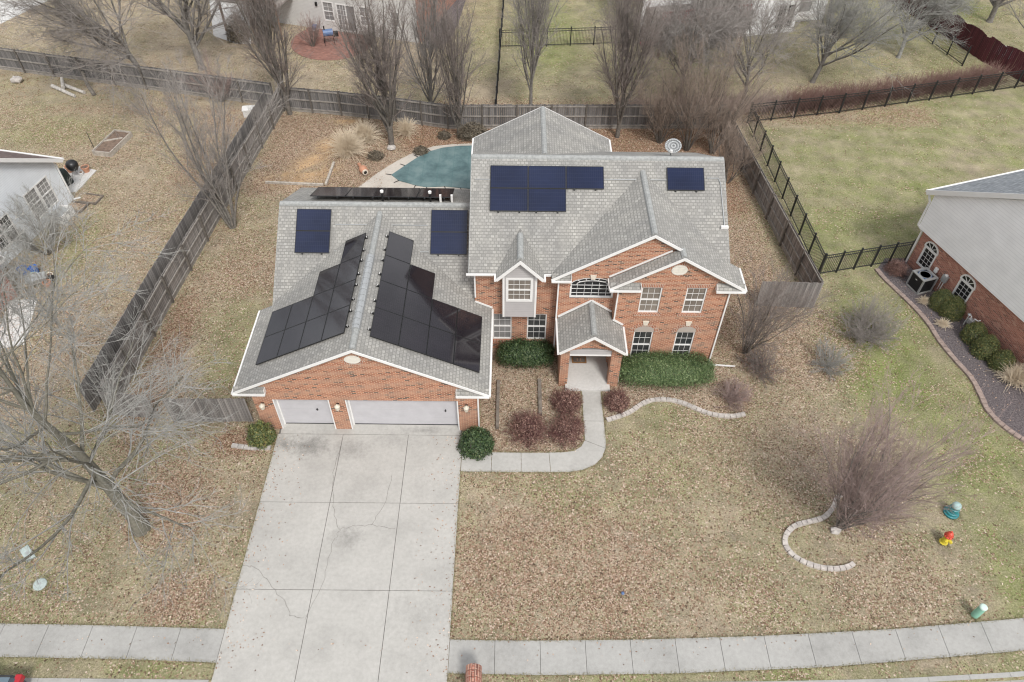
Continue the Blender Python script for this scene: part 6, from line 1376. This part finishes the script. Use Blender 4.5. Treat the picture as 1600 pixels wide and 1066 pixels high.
# straw grasses
def grass_clump(seed, label, pos, h, wd, n):
    rng = np.random.default_rng(seed); root = thing('ornamental_grass', label, 'grass clump', pos, 0, 'straw coloured grass clumps', local=True)
    ph = rng.uniform(0, 6.28, n); tl = np.abs(rng.normal(0, .45, n)); d = np.stack([np.cos(ph) * np.sin(tl), np.sin(ph) * np.sin(tl), np.cos(tl)], 1)
    p = rng.normal(0, .12 * wd, (n, 3)); p[:, 2] = 0; T = grow(rng, p, d, h * rng.uniform(.6, 1.2, n), np.full(n, .017), 6, .06, -.20, .35)
    v, q = tubes([T], 3); np_mesh('blades', v, q, M['straw'], root)
grass_clump(60, 'largest straw coloured grass clump in the back yard', (-10.8, 42.2, 0), 1.5, 1.6, 900); grass_clump(61, 'straw coloured grass clump behind the largest clump', (-9.9, 43.7, 0), 1.3, 1.3, 600); grass_clump(62, 'small straw grass clump behind the multi stemmed tree', (-7.2, 44.6, 0), 1.1, .8, 350); grass_clump(63, 'straw coloured clump beside the boxwoods of the right house', (24.3, 23.2, 0), .95, 1.2, 500)
grass_clump(64, 'small tan grass tuft in front of the air conditioner', (22.0, 28.6, 0), .4, .5, 200); grass_clump(65, 'small tan grass tuft at the mulch bed edge below the boxwood pair', (22.35, 26.9, 0), .4, .6, 200)
# red twig hedge behind the right iron fence
def long_hedge(label, pts, h, wd, seed, mat, n):
    rng = np.random.default_rng(seed); root = thing('hedge', label, 'hedge', (*pts[0], 0), 0); t = rng.random(n); x = np.interp(t, np.linspace(0, 1, len(pts)), [p[0] for p in pts]) - pts[0][0]; y = np.interp(t, np.linspace(0, 1, len(pts)), [p[1] for p in pts]) - pts[0][1]
    p = np.stack([x + rng.normal(0, wd * .25, n), y + rng.normal(0, wd * .25, n), np.zeros(n)], 1); d = rng.normal(0, .30, (n, 3)) + np.array([0, 0, 1.0])
    T = grow(rng, p, d, h * rng.uniform(.6, 1.1, n), np.full(n, .014), 4, .08, .02); A = sprout(rng, *T, 6, .2, 1, .5, .2, .5, 3, .1, .02, .6, rmin=.007)
    v, q = tubes([T, A], 3); np_mesh('twigs', v, q, mat, root)
long_hedge('long hedge of red brown twigs behind the iron fence of the right lawn', [(19.5, 48.3), (24, 49.3), (31, 51.2), (36.5, 52.9)], 1.35, 1.5, 71, M['twig_red'], 2600)
long_hedge('low tangle of red brown brush behind the back fence and trees', [(7.5, 47.2), (13, 47.6), (19.5, 48.4)], 1.3, 1.9, 72, M['twig_rose'], 1300)

# ------------------------------------------------------------------ bare trees
dk = (M['bark_dark'], M['twig_dark']); md = (M['bark_mid'], M['twig_mid'])
tree(80, 'bare_tree', 'huge pale grey bare tree at the left of the front lawn', 'tree', (-14.9, 14.85, 0), 14.0, 'spread', (M['bark_trunk'], M['twig_grey']), None, None, .29, (-.05, .06), dens=1.0)
tree(81, 'bare_tree', 'bare tree with many upright stems beside the left side yard fence', 'tree', (-16.3, 34.35, 0), 10.2, 'stems', (M['bark_mid'], M['twig_mid']), 4.4, None, .075, (-.04, 0), dens=1.2)
tree(82, 'bare_tree', 'large multi stemmed dark bare tree between pool and back fence', 'tree', (-8.0, 42.95, 0), 10.6, 'column', dk, 5.6, None, .20, (-.03, 0), dens=1.2)
tree(83, 'bare_tree', 'slim upright bare tree at the back fence above the pool', 'tree', (-3.6, 44.4, 0), 9.0, 'column', dk, 3.1, None, .13, dens=1.1)
tree(84, 'bare_tree', 'upright bare tree directly behind the rear roof peak', 'tree', (1.3, 47.0, 0), 10.2, 'column', md, 4.0, None, .13, dens=1.2)
tree(85, 'bare_tree', 'upright bare tree in the leaf litter right of the rear roof', 'tree', (7.1, 44.5, 0), 10.4, 'column', dk, 4.2, None, .16, dens=1.3)
tree(86, 'bare_tree', 'dark upright bare tree at the corner where the fences meet', 'tree', (-15.6, 47.0, 0), 10.4, 'column', dk, 3.6, None, .19, (0, 0), dens=1.1)
tree(87, 'bare_tree', 'bare tree behind the back fence right of the multi stemmed tree', 'tree', (-5.7, 47.2, 0), 10.0, 'column', md, 3.8, None, .13, dens=1.1)
tree(88, 'bare_tree', 'leaning grey bare tree behind the upper left fence', 'tree', (-27.0, 51.3, 0), 11.0, 'fork', md, None, None, .22, (-.30, .05), dens=1.25)
tree(89, 'bare_tree', 'bare tree with a red brown trunk right of the leaning grey tree', 'tree', (-23.6, 53.4, 0), 11.0, 'fork', md, None, None, .26, (-.12, .05), dens=1.25)
tree(90, 'bare_tree', 'bare tree with forked trunk beyond the red twig hedge', 'tree', (22.5, 52.4, 0), 8.6, 'fork', (M['bark_mid'], M['twig_grey']), None, None, .19, (.06, 0), dens=1.25)
tree(91, 'bare_tree', 'pale bare tree left of the scalloped maroon fence', 'tree', (30.4, 56.5, 0), 8.0, 'fork', (M['bark_grey'], M['twig_grey']), None, None, .17, (.05, 0), dens=1.25)
tree(92, 'bare_tree', 'bare tree beyond the maroon fence in the upper right corner', 'tree', (40.5, 63.2, 0), 9.0, 'fork', md, None, None, .25, (.12, 0), dens=.8)
tree(93, 'bare_tree', 'grey bare tree right of the bench behind the maroon fence', 'tree', (40.3, 55.6, 0), 7.0, 'fork', md, None, None, .14, dens=.7)
tree(94, 'bare_tree', 'tall bare tree in front of the red deck', 'tree', (11.8, 48.6, 0), 9.8, 'fork', md, None, None, .15, (.0, 0), dens=1.3)
tree(95, 'bare_tree', 'tall bare tree in front of the white house windows', 'tree', (16.4, 48.8, 0), 9.5, 'fork', md, None, None, .16, (.05, 0), dens=1.3)
for i, (x, y, h, wd, lab) in enumerate(((9.9, 43.9, 5.8, 3.4, 'leftmost of the tall bare thicket shrubs behind the satellite dish'), (11.6, 43.0, 7.6, 3.8, 'middle of the tall bare thicket shrubs behind the satellite dish'), (13.2, 42.6, 6.6, 3.6, 'tall bare thicket shrub nearest the right corner of the board fence'), (13.6, 39.4, 4.4, 2.8, 'bare shrub inside the right board fence nearest the upper roof'))):
    tree(96 + i, 'bare_shrub', lab, 'shrub', (x, y, 0), h, 'fan', (M['bark_dark'], M['twig_tan']), wd, 'thicket in the right back corner', .03, dens=.85)
tree(101, 'bare_shrub', 'bare brush at the corner of the upper left fence and the leaning tree', 'shrub', (-20.8, 48.6, 0), 3.2, 'vase', (M['bark_mid'], M['twig_rose']), 3.6, None, .025, dens=1.1)

# ------------------------------------------------------------------ fallen leaves over the lawns
def fallen_leaves(n):
    rng = np.random.default_rng(9); x = rng.uniform(-30, 24, n); y = rng.uniform(9.2, 48, n)
    keep = rng.random(n) < np.clip(32.0 / np.hypot(y, 20), .5, 1); x, y = x[keep], y[keep]
    lf = ground_fields(x, y)[0]; ok = (rng.random(len(x)) < lf ** 1.3 * np.clip(fbm(x, y, 1.6, 77) * 2.2 - .35, 0, 1.3)) & ~((x > -11.3) & (x < 9.9) & (y > 19.6) & (y < 36) & ~((x > -1.5) & (y < 24.0)))
    ok &= ~((x > -10.5) & (x < -1.95) & (y < 20.2)); sw = (y < np.interp(x, [p[0] for p in SWR_b], [p[1] for p in SWR_b])) & (x > -2.2); ok &= ~sw; ok &= ~((x < -10.3) & (y < 10.98)); ok &= ~((x > -8) & (x < 2) & (y > 36) & (y < 43.3)); ok &= ~((x > -2.1) & (x < 4.4) & (y < 18.8) & (y > 17.7) & (x < 4.3)); ok &= ~((x > 3.35) & (x < 4.35) & (y > 17.7) & (y < 22.4))
    x, y = x[ok], y[ok]; n = len(x); s = rng.uniform(.025, .05, n)[:, None]; nn = unit(np.stack([rng.normal(0, .5, n), rng.normal(0, .5, n), np.ones(n)], 1)); a = unit(np.cross(nn, rng.normal(0, 1, (n, 3)))); b = np.cross(nn, a); p = np.stack([x, y, rng.uniform(.02, .05, n)], 1)
    v = np.stack([p - a * s, p + b * s * .6, p + a * s, p - b * s * .6], 1).reshape(-1, 3)
    tag(np_mesh('fallen_leaves', v, np.arange(4 * n).reshape(n, 4), M['litter'], None, np.repeat(rng.random(n), 4)), 'brown fallen leaves scattered over the lawns', 'leaves', kind='stuff')
fallen_leaves(300000)
def edge_grass():
    rng = np.random.default_rng(12); P = []
    lines = [[(-10.40, 19.6), (-10.40, 10.85)], [(-10.40, 9.55), (-10.40, 9.05)], [(-2.11, 17.7), (-2.11, 10.55)], [(-2.11, 9.27), (-2.11, 9.05)], SWR_b, SWR_f, SWL_b, SWL_f, [(-2.1, 17.72), (1.8, 17.72), (2.6, 17.74), (3.2, 17.84), (3.78, 18.12), (4.13, 18.5), (4.31, 19.0), (4.36, 20.5), (4.33, 22.2)], [(-1.9, 18.76), (1.75, 18.77), (2.9, 18.9), (3.36, 19.42), (3.38, 22.2)]]
    for ln in lines:
        for (x0, y0), (x1, y1) in zip(ln, ln[1:]):
            k = int(math.hypot(x1 - x0, y1 - y0) * 110); t = rng.random(k); P.append(np.stack([x0 + (x1 - x0) * t + rng.normal(0, .035, k), y0 + (y1 - y0) * t + rng.normal(0, .035, k), np.full(k, .0)], 1))
    for (x, y, q) in ((17.62, 14.62, .17), (18.45, 15.95, .30), (17.62, 11.6, .14), (-1.14, 8.88, .33), (-19.0, 13.72, .35), (-17.95, 12.45, .30), (-14.9, 14.85, .42)):
        k = int(700 * q); a = rng.uniform(0, 6.28, k); rr = q + np.abs(rng.normal(0, .07, k)); P.append(np.stack([x + np.cos(a) * rr, y + np.sin(a) * rr, np.zeros(k)], 1))
    p = np.concatenate(P); n = len(p); a = rng.normal(0, 1, (n, 3)); a[:, 2] = 0; a = unit(a); up = rng.normal(0, .5, (n, 3)); up[:, 2] = 1; up = unit(up) * rng.uniform(.05, .11, n)[:, None]
    v = np.stack([p - a * .010, p + a * .010, p + a * .004 + up, p - a * .004 + up], 1).reshape(-1, 3)
    tag(np_mesh('grass', v, np.arange(4 * n).reshape(n, 4), M['edge_grass'], None, np.repeat(rng.random(n), 4)), 'dry grass growing over the paving edges', 'grass', kind='stuff')
M['edge_grass'] = leaf_mat('edge_grass_blade', [(0.1, (0.10, 0.10, 0.04)), (0.5, (0.26, 0.235, 0.12)), (1.0, (0.50, 0.43, 0.28))])
edge_grass()
def stray_leaves():
    rng = np.random.default_rng(15); n = 520; e = rng.random(n) ** 2.2 * 1.6; x = np.where(rng.random(n) < .5, -10.35 + e, -2.15 - e); y = rng.uniform(9.2, 19.6, n)
    m_ = 160; x2 = rng.uniform(-20, 20, m_); y2 = np.interp(x2, [p[0] for p in SWR_b], [p[1] for p in SWR_b]) - np.abs(rng.normal(0, .35, m_)); x = np.concatenate([x, x2]); y = np.concatenate([y, y2]); n = len(x)
    s_ = rng.uniform(.02, .045, n)[:, None]; nn = unit(np.stack([rng.normal(0, .3, n), rng.normal(0, .3, n), np.ones(n)], 1)); a = unit(np.cross(nn, rng.normal(0, 1, (n, 3)))); b = np.cross(nn, a); p = np.stack([x, y, np.full(n, .052)], 1)
    v = np.stack([p - a * s_, p + b * s_ * .6, p + a * s_, p - b * s_ * .6], 1).reshape(-1, 3)
    tag(np_mesh('fallen_leaves', v, np.arange(4 * n).reshape(n, 4), M['litter'], None, np.repeat(rng.random(n), 4)), 'stray brown leaves blown onto the driveway and sidewalk', 'leaves', kind='stuff')
stray_leaves()
